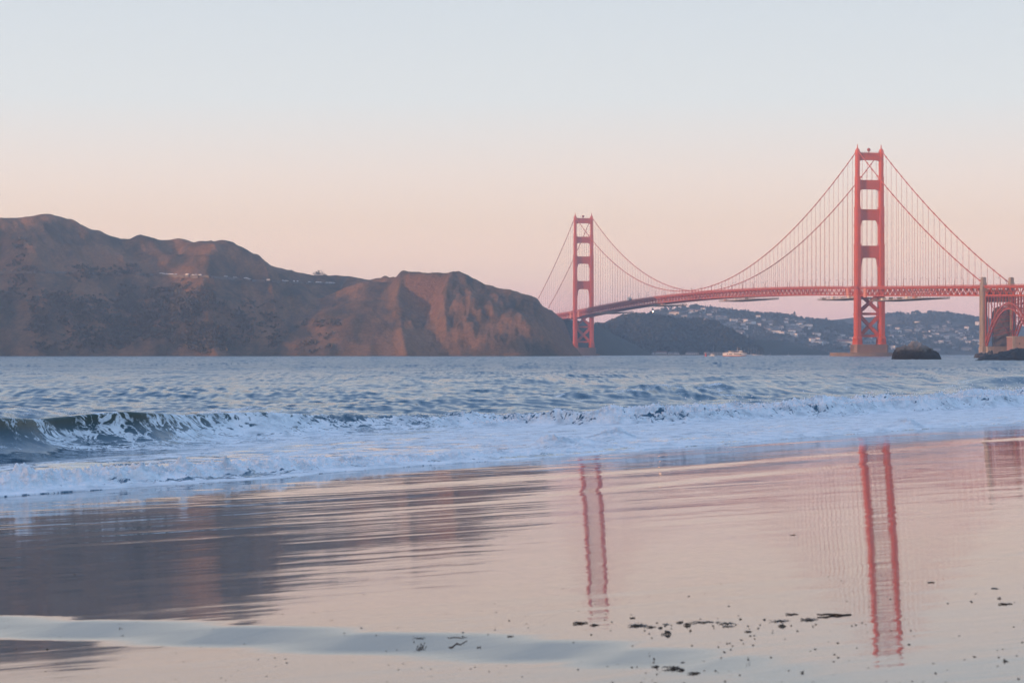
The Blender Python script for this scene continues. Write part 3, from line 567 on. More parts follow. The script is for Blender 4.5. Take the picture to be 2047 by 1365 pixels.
def portal(z0, z1, hw, hl, th, step):
    """panel between the legs; the hanging brackets below and the little fillets above belong to it"""
    m = MB(); xi = CW - hw + 0.25
    k = hl; top = [(-xi, z1 + 2.2), (-xi + 0.8, z1 + 0.7), (-xi + 2.2, z1)]
    low = [(-xi, z0 - k)] + ([(-xi + 0.9, z0 - k), (-xi + 1.1, z0 - k * 0.62), (-xi + 1.75, z0 - k * 0.60), (-xi + 2.1, z0 - k * 0.34)] if step else [(-xi + 0.4, z0 - k * 0.5)]) + [(-xi + 2.8, z0 - k * 0.12), (-xi + 4.2, z0)]
    half = low[::1]; poly = half + [(-x, z) for x, z in reversed(low)] + [(-x, z) for x, z in top] + list(reversed(top))
    m.prism(poly, -th, th)
    n = 15
    for i in range(n):
        x = (-xi + 1.6) + (2 * xi - 3.2) * i / (n - 1)
        for sy in (-1, 1): m.bb(x - 0.22, x + 0.22, sy * th - 0.1, sy * th + 0.28, z0 + 0.9, z1 - 0.9)
    for sy in (-1, 1):
        for zz in (z0 + 0.45, z1 - 0.45): m.bb(-xi + 0.3, xi - 0.3, sy * th - 0.1, sy * th + 0.33, zz - 0.4, zz + 0.4)
    return m
def brace(za, zb, th=1.9, w=2.6):
    """X of two diagonals between the legs"""
    m = MB(); xi = CW - 2.8
    for s_ in (-1, 1): m.bar((-xi, 0, za if s_ > 0 else zb), (xi, 0, zb if s_ > 0 else za), w, 2 * th + 0.01 * s_)
    m.box((0, 0, (za + zb) / 2), (3.8, 2 * th + 0.3, 4.2))
    for s_ in (-1, 1):
        for zz in (za, zb): m.prism([(s_ * (xi + .3), zz - 3.6), (s_ * (xi - 2.2), zz - 1.2), (s_ * (xi - 2.2), zz + 1.2), (s_ * (xi + .3), zz + 3.6)][::int(s_)], -th - 0.1, th + 0.1)
    return m
def build_tower(y0):
    tw_ = empty('tower', (0, y0, 0), 0, bridge)
    for s_ in (-1, 1): leg_mesh(s_).build('leg', RED, tw_)
    for z0, z1, hw, hl, st in ((214.6, 222.8, 1.72, 2.4, False), (182.6, 192.8, 2.1, 3.4, False), (148.8, 160.8, 2.5, 7.5, True), (107.6, 121.0, 2.7, 15.0, True)):
        portal(z0, z1, hw, hl, 1.7, st).build('portal_strut', RED, tw_)
    brace(68.0, 49.0).build('cross_brace', RED, tw_); brace(44.0, 22.5).build('cross_brace', RED, tw_)
    for zz in (46.4, 22.2):
        m = MB(); m.bb(-CW + 2.4, CW - 2.4, -1.7, 1.7, zz - 1.3, zz + 1.3); m.build('horizontal_strut', RED, tw_)
    for s_ in (-1, 1):
        m = MB(); m.tube([(s_ * CW, 0, 226.6), (s_ * CW, 0, 228.2), (s_ * CW, 0, 230.2), (s_ * CW, 0, 231.6)], [0.9, 0.75, 0.5, 0.55], 8); m.build('finial', RED, tw_)
    m = MB()
    m.tube([(-0.6, 0, 222.8), (-0.6, 0, 224.2), (-0.6, 0, 224.8), (-0.6, 0, 226.4), (-0.6, 0, 227.4), (-0.6, 0, 227.9)], [0.4, 0.5, 1.6, 2.0, 1.5, 0.4], 10); m.build('beacon', RED_DK, tw_)
    m = MB()
    for x in np.linspace(-10, 10, 11): m.bar((x, -1.3, 222.6), (x, -1.3, 224.2), 0.18)
    m.bar((-11, -1.3, 224.1), (11, -1.3, 224.1), 0.14); m.build('roof_railing', RED_DK, tw_)
    # pier of grooved concrete
    p = MB()
    p.loft([[(x * a, y * b_, zz) for x, y in ((-1, -.6), (-.85, -1), (.85, -1), (1, -.6), (1, .6), (.85, 1), (-.85, 1), (-1, .6))] for a, b_, zz in ((20.3, 9.6, 0.5), (20.0, 9.2, 5.0), (19.4, 8.8, 12.8))])
    for i in range(21):
        x = -17 + 34 * i / 20
        for sy in (-1, 1): p.bb(x - 0.35, x + 0.35, sy * 8.7 - 0.5, sy * 8.7 + 0.95, 2.5, 12.4)
    for f in (-4, -2, 0, 2, 4):
        for sx_ in (-1, 1): p.bb(sx_ * 19.6 - 0.6, sx_ * 19.6 + 0.9, f - 0.35, f + 0.35, 2.5, 12.4)
    p.build('pier', CONC_RED, tw_)
    return tw_
south = build_tower(0.0); north = build_tower(LEN)
m = MB(); ring = lambda a, b_, z: [(a * math.cos(2 * math.pi * k / 40), b_ * math.sin(2 * math.pi * k / 40), z) for k in range(40)]
m.loft([ring(45.5, 24.5, -1.5), ring(45, 24, 0.6), ring(44.6, 23.8, 3.3)]); m.loft([ring(45.2, 24.3, 3.3), ring(45.2, 24.3, 3.9)])
m.build('pier_fender', CONC_FEN, south)
m = MB(); m.bb(-24, 24, -13, 13, -1.5, 2.6); m.build('pier_base', CONC_RED, north)

# ---- main cables and suspenders
for s_ in (-1, 1):
    m = MB(); ys = list(np.linspace(-345, 0, 24)) + list(np.linspace(0, LEN, 80))[1:] + list(np.linspace(LEN, LEN + 345, 24))[1:]
    m.tube([(s_ * CW, y, zcable(y) + (0.0)) for y in ys], 0.50, 6)
    for y in np.arange(-335, LEN + 330, 15.24): m.box((s_ * CW, y, zcable(y)), (1.5, 1.0, 1.5))
    m.build('main_cable', RED, bridge)
susp = []
for s_ in (-1, 1):
    for y in np.arange(-335.3, LEN + 330, 15.24):
        if min(abs(y), abs(y - LEN)) < 7: continue
        z1, z0 = zcable(y), zdeck(y) - 1.2
        if z1 - z0 > 2.0: susp.append((math.hypot(391 - .2105 * y, 2650 + .9776 * y) / (z1 - z0), s_, y, z0, z1))
susp.sort(); rest = MB()
for i, (_, s_, y, z0, z1) in enumerate(susp):
    m = MB() if i < 100 else rest
    for dy in (-0.22, 0.22): m.bar((s_ * CW, y + dy, z0), (s_ * CW, y + dy, z1), 0.125, n=4)
    if i < 100: m.build('suspender', RED, bridge)
tag(rest.build('suspender', RED, bridge), kind='stuff')

# ---- deck
def along(y0, y1, step):
    n = max(1, int(round((y1 - y0) / step))); return np.linspace(y0, y1, n + 1)
Y_S, Y_N = -490.0, LEN + 330
m = MB(); fx = MB()
ysd = along(Y_S, Y_N, 15.24)
for a, b_ in zip(ysd[:-1], ysd[1:]):
    za, zb = zdeck(a), zdeck(b_)
    def slab(mm, x0, x1, t0_, t1_):
        P = [(x0, a, za + t0_), (x1, a, za + t0_), (x1, b_, zb + t0_), (x0, b_, zb + t0_), (x0, a, za + t1_), (x1, a, za + t1_), (x1, b_, zb + t1_), (x0, b_, zb + t1_)]
        mm.add(P, [(0, 3, 2, 1), (4, 5, 6, 7), (0, 1, 5, 4), (1, 2, 6, 5), (2, 3, 7, 6), (3, 0, 4, 7)])
    slab(m, -9.4, 9.4, -0.9, -0.30)
    for s_ in (-1, 1): slab(fx, min(s_ * 9.5, s_ * 15.4), max(s_ * 9.5, s_ * 15.4), -1.0, 0.0)
    for k in range(2):
        yb = a + (b_ - a) * k / 2; fx.box((0, yb, zdeck(yb) - 1.6), (27.0, 0.5, 1.2)); fx.box((0, yb, zdeck(yb) - 8.6), (27.0, 0.5, 0.7))
        fx.bar((-13.2, yb, zdeck(yb) - 8.6), (13.2, yb + 7.62, zdeck(yb) - 8.6), 0.4); fx.bar((13.2, yb, zdeck(yb) - 8.62), (-13.2, yb + 7.62, zdeck(yb) - 8.62), 0.4)
m.build('roadway', ASPH, bridge); fx.build('deck_floor', RED_DK, bridge)
for s_ in (-1, 1):
    tr = MB(); rl = MB(); x = s_ * CW
    ysp = along(Y_S, Y_N, 7.62)
    for i, (a, b_) in enumerate(zip(ysp[:-1], ysp[1:])):
        za, zb = zdeck(a), zdeck(b_)
        rl.bar((s_ * 15.3, a, za + 1.25), (s_ * 15.3, b_, zb + 1.25), 0.16); rl.bar((s_ * 15.3, a, za + 0.12), (s_ * 15.3, b_, zb + 0.12), 0.24)
        for k in range(4):
            yy = a + (b_ - a) * k / 4; rl.bar((s_ * 15.3, yy, zdeck(yy)), (s_ * 15.3, yy, zdeck(yy) + 1.2), 0.16)
        mid = (a + b_) / 2
        if min(abs(mid), abs(mid - LEN)) < 6.5: continue
        tr.bar((x, a, za - 1.6), (x, b_, zb - 1.6), 1.0); tr.bar((x, a, za - 9.1), (x, b_, zb - 9.1), 1.0)
        tr.bar((x, a, za - 1.6), (x, a, za - 9.1), 0.45)
        if i % 2: tr.bar((x, a, za - 1.6), (x, b_, zb - 9.1), 0.75)
        else: tr.bar((x, a, za - 9.1), (x, b_, zb - 1.6), 0.75)
    tr.build('stiffening_truss', RED, bridge); rl.build('railing', RED, bridge)
for y0, zo in ((0.0, 0), (LEN, 0)):
    for dy in (-25.0, 29.0):
        m = MB(); m.bb(-14.9, -13.2, y0 + dy - 3.6, y0 + dy + 3.6, zdeck(y0 + dy) - 11.0, zdeck(y0 + dy) - 0.9); m.bb(-15.0, -13.1, y0 + dy - 3.75, y0 + dy + 3.75, zdeck(y0 + dy) - 8.4, zdeck(y0 + dy) - 8.0)
        m.build('expansion_panel', PRIMER, bridge)
    for s_ in (-1, 1):                                   # the sidewalk steps out round the tower leg
        m = MB(); m.bb(min(s_ * 15.4, s_ * 18.2), max(s_ * 15.4, s_ * 18.2), y0 - 9, y0 + 9, zdeck(y0) - 1.6, zdeck(y0) - 0.1); m.bb(s_ * 18.1 - .12, s_ * 18.1 + .12, y0 - 9, y0 + 9, zdeck(y0) - 0.1, zdeck(y0) + 1.3)
        m.build('sidewalk_bay', RED_DK, bridge)

# ---- concrete pylons and the arch at the near shore
def pylon(x, y, zb, parent=bridge):
    m = MB(); sg_ = 1
    m.bb(x - 2.9, x + 2.9, y - 4.6, y + 4.6, zb, 9); m.bb(x - 2.4, x + 2.4, y - 3.9, y + 3.9, 9, 64)
    m.bb(x - 2.1, x + 2.1, y - 3.4, y + 3.4, 64, 70.5); m.bb(x - 1.7, x + 1.7, y - 2.7, y + 2.7, 70.5, 75.2); m.bb(x - 1.4, x + 1.4, y - 2.3, y + 2.3, 75.2, 75.8)
    for k in (-0.9, 0.9): m.bb(x + k * 1.4 - .3, x + k * 1.4 + .3, y - 4.15, y - 3.7, 9.5, 63.4)
    for k in (-2.2, 0, 2.2): m.bb(x - 2.65, x - 2.3, y + k - .45, y + k + .45, 9.5, 63.4)
    for zz in (16, 37): m.bb(x - 2.55, x + 2.55, y - 4.05, y + 4.05, zz, zz + 0.35)
    return m.build('pylon', CONC, parent)
for y in (-345.0, -461.0):
    for s_ in (-1, 1): pylon(s_ * 14.2, y, -0.5)
    
    m = MB(); m.bb(-4.5, 11.7, y - 2.2, y + 2.2, -0.5, 40.0); arc = [(3.6 + 8.1 * math.cos(a), 40 + 8 * math.sin(a)) for a in np.linspace(math.pi, 0, 13)]
    m.prism(arc[::-1], y - 2.2, y + 2.2); m.bb(-11.7, 11.7, y - 1.8, y + 1.8, 52, 64); m.build('pylon_cross_wall', CONC_DK, bridge)  # wall's shade is put into its dark concrete colour
YA, YB = -350.0, -456.0; ZS, ZT = 12.0, 50.0
for s_ in (-1, 1):
    x = s_ * CW; ar = MB(); n = 16; up = []; lo = []
    for i in range(n + 1):
        a = i / n; y = YA + (YB - YA) * a; q = 1 - (2 * a - 1) ** 2
        up.append((x, y, ZS + 2 + (ZT - ZS - 2) * q ** 0.92)); lo.append((x, y + (2.6 if a < .5 else -2.6) * -abs(2 * a - 1), ZS - 2 + (ZT - 5.2 - ZS + 2) * q ** 0.95))
    for i in range(n):
        for L_ in (up, lo): ar.bar(L_[i], L_[i + 1], 1.15)
        ar.bar(up[i], lo[i], 0.5); ar.bar(*((up[i], lo[i + 1]) if i % 2 else (lo[i], up[i + 1])), 0.5)
    ar.build('arch_rib', RED_DK, bridge)  # arch shadow painted in by the darker red
    sp_ = MB()
    for i in range(0, n + 1):
        sp_.bar(up[i], (x, up[i][1], zdeck(up[i][1]) - 9.1), 0.75)
        if i < n:
            zt = zdeck(up[i][1]) - 9.4; sp_.bar((x, up[i][1], zt - 1), (x, up[i + 1][1], zt - 1), 0.35)
    for y in (-349.0,): sp_.bar((x, y, 10), (x, y, zdeck(y) - 9), 0.9)
    sp_.build('spandrel_column', RED_DK, bridge)
m = MB()
for i in range(1, n, 2):
    m.bar((-CW, up[i][1], up[i][2]), (CW, up[i + 1][1], up[i + 1][2]), 0.45); m.bar((CW, up[i][1], up[i][2] - .01), (-CW, up[i + 1][1], up[i + 1][2] - .01), 0.45)
    m.bar((-CW, lo[i][1], lo[i][2]), (CW, lo[i + 1][1], lo[i + 1][2]), 0.45); m.bar((-CW, up[i][1], up[i][2]), (CW, up[i][1], up[i][2]), 0.5)
for i in range(0, n + 1, 2):
    zt = zdeck(up[i][1]) - 9.4
    if zt - up[i][2] > 4: m.bar((-CW, up[i][1], up[i][2]), (CW, up[i][1], zt), 0.4); m.bar((CW, up[i][1], up[i][2]), (-CW, up[i][1], zt - .02), 0.4)
m.build('arch_bracing', RED_DK, bridge)

def bp_(x, y, z):                                        # bridge axes -> world
    return Vector((391.6 + 0.9776 * x - 0.2105 * y, 2650 + 0.2105 * x + 0.9776 * y, z))
BROT = bridge.rotation_euler.z
# ---- lamp posts along both edges
LAMP = pm('lamp_metal', (0.30, 0.09, 0.07), 0.5)
LHEAD = pm('lamp_glass', (0.35, 0.30, 0.27), 0.3)
def lamp(s_):
    o = empty('lamp_post'); m = MB()
    m.tube([(0, 0, -0.1), (0, 0, 6.5), (-s_ * 0.25, 0, 7.8), (-s_ * 1.0, 0, 8.5), (-s_ * 2.0, 0, 8.6)], [0.22, 0.17, 0.16, 0.15, 0.14], 6); m.box((0, 0, 0.5), (0.6, 0.6, 1.0)); m.build('post', LAMP, o)
    h = MB(); h.loft([[(-s_ * 2.3 + x * .2, y * .2, 8.0) for x, y in ((-1, -1), (1, -1), (1, 1), (-1, 1))], [(-s_ * 2.3 + x * .42, y * .35, 8.7) for x, y in ((-1, -1), (1, -1), (1, 1), (-1, 1))]]); h.build('lamp_head', LHEAD, o)
    return o
first = {-1: lamp(-1), 1: lamp(1)}; used = set()
for y in np.arange(-322, LEN + 260, 45.72):
    for s_ in (-1, 1):
        yy = y + (0 if s_ < 0 else 4)
        if min(abs(yy), abs(yy - LEN)) < 10: continue
        o = first[s_] if s_ not in used else copy_tree(first[s_]); used.add(s_)
        o.location = bp_(s_ * 14.9, yy, zdeck(yy)); o.rotation_euler.z = BROT
        zone = 'between near tower and pylon' if yy < 0 else 'by the near tower' if yy < LEN / 2 else 'by the far tower' if yy < LEN else 'between far tower and bluff'
        tag(o, 'curved lamp post on the %s side of the deck %s' % ('sea' if s_ < 0 else 'bay', zone), 'lamp post', 'lamp posts on the %s side of the deck %s' % ('sea' if s_ < 0 else 'bay', zone))

# ---- work platforms hanging under the deck
def platform(y0, y1, drop, label, cabins=3, seed=1):
    rr = random.Random(seed); yc = (y0 + y1) / 2; z = zdeck(yc) - drop
    o = tag(empty('work_platform', bp_(0, yc, z), BROT), label, 'scaffold', 'work platforms hung under the deck')
    L = y1 - y0; m = MB(); m.bb(-15.8, 15.8, -L / 2, L / 2, -0.35, 0.05)
    for k in range(int(L / 6)): m.bb(-16.0, 16.0, -L / 2 + 6 * k + 1, -L / 2 + 6 * k + 1.3, -0.75, -0.35)
    m.build('platform_floor', NETTING, o)
    r = MB()
    for s_ in (-1, 1):
        for k in range(int(L / 2.2)):
            y = -L / 2 + 2.2 * k + rr.random(); r.bar((s_ * 15.6, y, 0), (s_ * 15.6, y, 1.2 + 1.2 * rr.random()), 0.18)
        r.bar((s_ * 15.6, -L / 2, 1.2), (s_ * 15.6, L / 2, 1.2), 0.2)
        for k in range(int(L / 9)):
            y = -L / 2 + 9 * k + 4; r.bar((s_ * 15.0, y, 0), (s_ * 13.9, y, drop - 9.3), 0.2)
    for s_ in (-1, 1):
        for k in range(int(L / 5)): y = -L / 2 + 5 * k + 2.5 * rr.random(); r.bar((s_ * 15.6, y, 0), (s_ * 14.2, y + rr.uniform(-2, 2), drop - 9.3), 0.12)
    r.build('guard_rail', NETTING, o)
    for k in range(cabins):
        y = -L / 2 + L * (k + 0.6 + 0.4 * rr.random()) / (cabins + 0.6); c = MB(); h = 1.6 + rr.random(); l = 3 + 4 * rr.random()
        c.bb(-15.6, -12.9, y - l / 2, y + l / 2, 0.1, h); c.bb(-15.75, -12.75, y - l / 2 - .15, y + l / 2 + .15, h, h + 0.25); c.build('site_cabin', rr.choice([WHITE, STEEL, PRIMER, STEEL]), o)
platform(5, 128, 13.2, 'netted work platform under the deck just left of the near tower', 4, 1)
platform(-190, -42, 13.2, 'netted work platform under the deck just right of the near tower', 6, 2)
platform(358, 512, 13.5, 'netted work platform under the deck midway between the towers', 3, 3)
platform(762, 852, 13.0, 'netted work platform under the deck above the wooded hill', 2, 4)
platform(1052, 1172, 12.5, 'netted work platform under the deck just right of the far tower', 2, 5)

# ---- white shrouded cabin on the sea side of the deck
y = 962; m = MB(); o = tag(empty('work_cabin', bp_(-14.6, y, zdeck(y)), BROT), 'white shrouded work cabin on the deck edge near the far tower', 'cabin')
m.bb(-2.6, 0.6, -5.5, 5.5, 0.3, 5.0); m.build('cabin_body', WHITE, o); r = MB(); r.bb(-2.8, 0.8, -5.7, 5.7, 5.0, 5.3); r.build('cabin_roof', WHITE, o); r = MB(); r.bb(-2.4, 0.2, -12.5, -5.6, 0.3, 2.4); r.build('equipment_crate', STEEL, o)
# ================================================================== FORT, ROCKS
BRICK, t, b = new_mat('old_brick'); b.inputs['Roughness'].default_value = 0.9
c = N(t, 'ShaderNodeTexCoord'); br = N(t, 'ShaderNodeTexBrick', i_Scale=0.9); br.inputs['Color1'].default_value = (0.30, 0.15, 0.125, 1); br.inputs['Color2'].default_value = (0.25, 0.13, 0.11, 1); br.inputs['Mortar'].default_value = (0.30, 0.22, 0.19, 1)
t.links.new(c.outputs['Object'], br.inputs['Vector']); t.links.new(br.outputs['Color'], b.inputs['Base Color'])
fo = tag(empty('brick_fort', W(2058, 700, 2190), 0), 'pink brick fort wall under the steel arch on the near shore', 'fort')
fo.location.z = 0
m = MB(); m.bb(-14.5, 40, 0, 30, -1, 17.4); m.build('fort_wall', BRICK, fo)
m = MB(); m.bb(-14.9, 40.3, -0.4, 30.4, 17.4, 18.6); m.bb(-14.9, -12.7, -0.45, 3, -1, 17.39); m.build('parapet', CONC, fo)
for row in range(2):
    for k in range(6):
        x = -9 + k * 7.5; q = MB(); q.bb(x - .7, x + .7, -0.15, 0.6, 5 + row * 6, 6.8 + row * 6); q.build('embrasure', STEEL, fo)
m = MB(); fb_ = tag(empty('sea_wall', (W(1985, 0, 2235).x, 2235, 0), BROT), 'low concrete sea wall at the foot of the pylon', 'wall')
m.bb(-6, 40, -2, 2, -1, 8.6); m.bb(-6.3, 40.3, -2.3, 2.3, 8.6, 9.4); m.build('wall_body', CONC, fb_)

ROCK_M, t, b = new_mat('sea_rock'); b.inputs['Roughness'].default_value = 0.85
g = N(t, 'ShaderNodeNewGeometry'); n1 = N(t, 'ShaderNodeTexNoise', i_Scale=0.35, i_Detail=8.0, i_Roughness=0.7); t.links.new(g.outputs['Position'], n1.inputs['Vector'])
oc = N(t, 'ShaderNodeTexCoord'); sp = N(t, 'ShaderNodeSeparateXYZ'); t.links.new(oc.outputs['Object'], sp.inputs[0])
ad = N(t, 'ShaderNodeMath', operation='MULTIPLY_ADD', i_1=7.0); t.links.new(n1.outputs[0], ad.inputs[0]); t.links.new(sp.outputs['Z'], ad.inputs[2])
rr_ = ramp(t, [(0.0, (0.022, 0.022, 0.022, 1)), (0.58, (0.045, 0.040, 0.034, 1)), (0.68, (0.17, 0.145, 0.12, 1)), (1.0, (0.30, 0.275, 0.25, 1))])
mr = N(t, 'ShaderNodeMapRange', i_1=0.0, i_2=12.0); t.links.new(ad.outputs[0], mr.inputs[0]); t.links.new(mr.outputs[0], rr_.inputs[0]); t.links.new(rr_.outputs[0], b.inputs['Base Color'])
bp = N(t, 'ShaderNodeBump', i_Strength=0.9, i_Distance=0.6); t.links.new(n1.outputs[0], bp.inputs['Height']); t.links.new(bp.outputs[0], b.inputs['Normal'])
WET_ROCK = pm('wet_rock', (0.030, 0.030, 0.031), 0.6, (0.05, 0.047, 0.044), 0.5, 6, bump=0.9, bdist=0.5)
def rock(name, px0, px1, d, prof, depth, m, label, seed):
    """prof: (fraction along, height in photo pixels) skyline, given real depth and rounded fore and aft"""
    nx, ny = 90, 46; x0, x1 = (px0 - CX) / F * d, (px1 - CX) / F * d; wd = x1 - x0
    U, Vv = np.meshgrid(np.linspace(0, 1, nx), np.linspace(-1, 1, ny), indexing='ij')
    top = np.interp(U, [p[0] for p in prof], [p[1] * d / F for p in prof])
    body = np.clip(1 - np.abs(Vv) ** 2.6, 0, 1) ** 0.55
    X = (U - 0.5) * wd; Yv = Vv * depth * (0.35 + 0.65 * np.sin(np.pi * np.clip(U, 0.02, 0.98)) ** 0.5)
    Z = top * body * (1 + 0.0) + (ridged(X / 3.4 + seed, Yv / 4, 4, seed) * 0.80 + fbm(X / 1.1, Yv / 1.2 + seed, 3, seed) * 0.40) * np.clip(body, 0, 1) * np.clip(top / 2, 0, 1) - 0.8
    o = np_mesh(name, np.stack([X, Yv, Z], -1).reshape(-1, 3), grid_quads(nx, ny)[:, ::-1], m)
    o.location = ((x0 + x1) / 2, d, 0); return tag(o, label, 'rock')
rock('sea_rock', 1783, 1881, 1050, [(0, 0.5), (0.03, 14), (0.10, 22), (0.2, 26), (0.3, 28), (0.40, 35), (0.46, 36), (0.53, 35), (0.62, 30), (0.72, 25), (0.82, 20), (0.92, 14), (0.97, 8), (1, 0.5)], 8, ROCK_M, 'rounded sea rock with a pale guano top right of the near tower', 5)
rock('sea_rock', 1942, 2200, 833, [(0, 0.5), (0.03, 4), (0.10, 10), (0.2, 14), (0.26, 19), (0.30, 22), (0.38, 24), (0.5, 22), (0.7, 14), (0.9, 6), (1, 0)], 10, WET_ROCK, 'long dark wet rock ledge in front of the fort', 8)
rock('sea_rock', 1946, 1990, 1500, [(0, 0.5), (0.1, 7), (0.4, 10), (0.6, 9), (0.7, 13), (0.85, 14), (1, 1)], 5, WET_ROCK, 'small dark rock at the foot of the concrete pylon', 12)
rock('sea_rock', 1975, 2120, 1900, [(0, 0.5), (0.2, 10), (0.5, 14), (0.8, 12), (1, 1)], 9, WET_ROCK, 'dark boulders against the base of the fort wall', 15)

# ================================================================== BOATS
ORANGE = pm('orange_hull', (0.60, 0.20, 0.08), 0.4); GLASS = pm('dark_glass', (0.04, 0.045, 0.05), 0.15); REDB = pm('red_buoy', (0.5, 0.06, 0.05), 0.5); CREAM = pm('cream_paint', (0.70, 0.60, 0.48), 0.5)
def hull_rings(L, Wd, levels, bow=0.32):
    rings = []
    for z, sc, rake in levels:
        r = []
        for k in range(9): a = k / 8; x = -L / 2 + L * (1 - bow) * a; r.append((x, -Wd / 2 * sc * (0.86 + 0.14 * min(1, a * 3)), z))
        for k in range(1, 7): a = k / 6; r.append((-L / 2 + L * (1 - bow) + (L * bow + rake) * a, -Wd / 2 * sc * (1 - a ** 1.8), z))
        r += [(x, -y, z_) for x, y, z_ in reversed(r[:-1])]
        rings.append(r)
    return rings
f_d = 2800; p = W(1468, 707, f_d)
fe = tag(empty('ferry', (p.x, f_d, 0), R(-4)), 'white two-deck ferry with orange waterline crossing under the bridge', 'ferry')
fe.scale = (0.745, 0.745, 0.80); L = 36.0
m = MB(); m.loft(hull_rings(L, 9, [(-0.6, 0.9, -1), (0.9, 1.0, 0.2)])); m.build('hull', ORANGE, fe)
m = MB(); m.loft(hull_rings(L, 9.02, [(0.9, 1.0, 0.2), (3.4, 1.0, 1.4), (4.6, 1.0, 2.2)])); m.build('main_deck', WHITE, fe)
m = MB()
for x0, x1 in ((-11.5, -10), (-8.5, -3.5), (-1, 10.5)): m.bb(x0, x1, -4.62, 4.62, 2.2, 3.4)
m.build('window_band', GLASS, fe)
m = MB(); m.bb(-15, 13.5, -4.2, 4.2, 4.6, 4.9); m.bb(-8, 10, -3.8, 3.8, 6.9, 7.15)
for x in np.linspace(-15, 13, 15):
    for s_ in (-1, 1): m.bar((x, s_ * 4.1, 4.9), (x, s_ * 4.1, 5.9), 0.12)
for s_ in (-1, 1):
    m.bar((-15, s_ * 4.1, 5.9), (13, s_ * 4.1, 5.9), 0.14)
    for x in (-7.5, -3, 1.5, 6): m.bar((x, s_ * 3.6, 4.9), (x, s_ * 3.6, 6.9), 0.18)
m.build('upper_deck', WHITE, fe)
m = MB(); m.bb(7.5, 12.2, -2.8, 2.8, 4.9, 7.6); m.bb(7.2, 12.6, -3.0, 3.0, 7.6, 8.0); m.build('wheelhouse', WHITE, fe); m = MB(); m.bb(7.8, 12.3, -2.85, 2.85, 6.0, 7.0); m.build('wheelhouse_window', GLASS, fe)
m = MB(); m.bb(-9, -7.2, -2.2, -0.9, 4.9, 7.4); m.bb(-6.3, -4.2, -2.4, -0.8, 4.9, 7.0); m.build('funnel', CREAM, fe)
m = MB(); m.tube([(4.5, 0, 7), (4.5, 0, 14)], [0.2, 0.12], 6); m.bar((3.6, 0, 11.5), (5.4, 0, 11.5), 0.12); m.build('mast', WHITE, fe)
m = MB(); m.add([(6.4, 0.05, 12.6), (6.4, -0.05, 12.6), (10.5, 0.05, 10.3), (10.5, -0.05, 10.3), (6.6, 0.05, 9.9), (6.6, -0.05, 9.9)], [(0, 2, 4), (1, 5, 3), (0, 1, 3, 2), (2, 3, 5, 4), (4, 5, 1, 0)]); m.build('pennant', STEEL, fe)
p = W(1425, 708, 2760)
mb = tag(empty('motorboat', (p.x, 2760, 0), R(8)), 'small white cabin boat just left of the ferry', 'boat')
m = MB(); m.loft(hull_rings(9, 3.2, [(-0.3, 0.85, -.5), (1.3, 1.0, 0.5)])); m.build('hull', WHITE, mb)
m = MB(); m.bb(-2.6, 1.6, -1.2, 1.2, 1.3, 3.3); m.bb(-2.8, 1.9, -1.35, 1.35, 3.3, 3.5); m.build('cabin', WHITE, mb); m = MB(); m.bb(-2.3, 1.7, -1.25, 1.25, 2.2, 3.0); m.build('cabin_window', GLASS, mb); m = MB(); m.tube([(0, 0, 3.4), (0, 0, 6.2)], 0.07, 5); m.build('mast', WHITE, mb)
mb.scale = (0.8, 0.8, 0.8)
p = W(1411, 710, 2650); m = MB(); m.tube([(0, 0, -0.5), (0, 0, 0.8), (0, 0, 1.0), (0, 0, 3.0), (0, 0, 3.6)], [1.4, 1.4, 0.7, 0.35, 0.1], 12); o = m.build('channel_buoy', REDB); o.location = (p.x, 2650, 0); tag(o, 'red channel buoy floating left of the white boats', 'buoy')
# marina: moored yachts, mostly masts
ya = empty('sailing_yacht'); m = MB(); m.loft(hull_rings(10, 3, [(-0.3, 0.8, -.4), (1.1, 1.0, 0.6)])); m.build('hull', WHITE, ya); m = MB(); m.bb(-2, 1.4, -0.9, 0.9, 1.1, 1.8); m.build('cabin', CREAM, ya); m = MB(); m.tube([(0.8, 0, 1.0), (0.8, 0, 14)], [0.16, 0.10], 6); m.bar((0.8, 0, 2.6), (-3.6, 0, 2.6), 0.16); m.bar((0.8, -1.0, 9), (0.8, 1.0, 9), 0.08); m.build('mast', WHITE, ya)
for i, (px, h) in enumerate([(1495, 15), (1500.5, 15), (1506, 14), (1511, 12), (1516.5, 9), (1522.5, 8), (1487, 12), (1450, 11), (1455, 10), (1461, 11), (1466, 9), (1539, 6), (1576, 6)]):
    o = ya if i == 0 else copy_tree(ya); d = 4560 + 14 * (i % 5); p = W(px, 709, d); o.location = (p.x, d, 0); s_ = h / 14.6; o.scale = (0.9, 0.9, s_ * 0.98); o.rotation_euler.z = 0.4 * math.sin(i * 2.3)
    tag(o, {0: 'moored yacht with the tall mast next to the ferry bow', 3: 'moored yacht with a short bright mast, fourth right of the ferry', 11: 'lone moored yacht with a low mast off the dark point', 12: 'moored yacht farthest right along the dark point'}.get(i, 'moored white yacht with a bare mast in the marina %s' % ('behind the ferry' if px < 1490 else 'right of the ferry bow')), 'yacht', 'yachts moored in the marina')

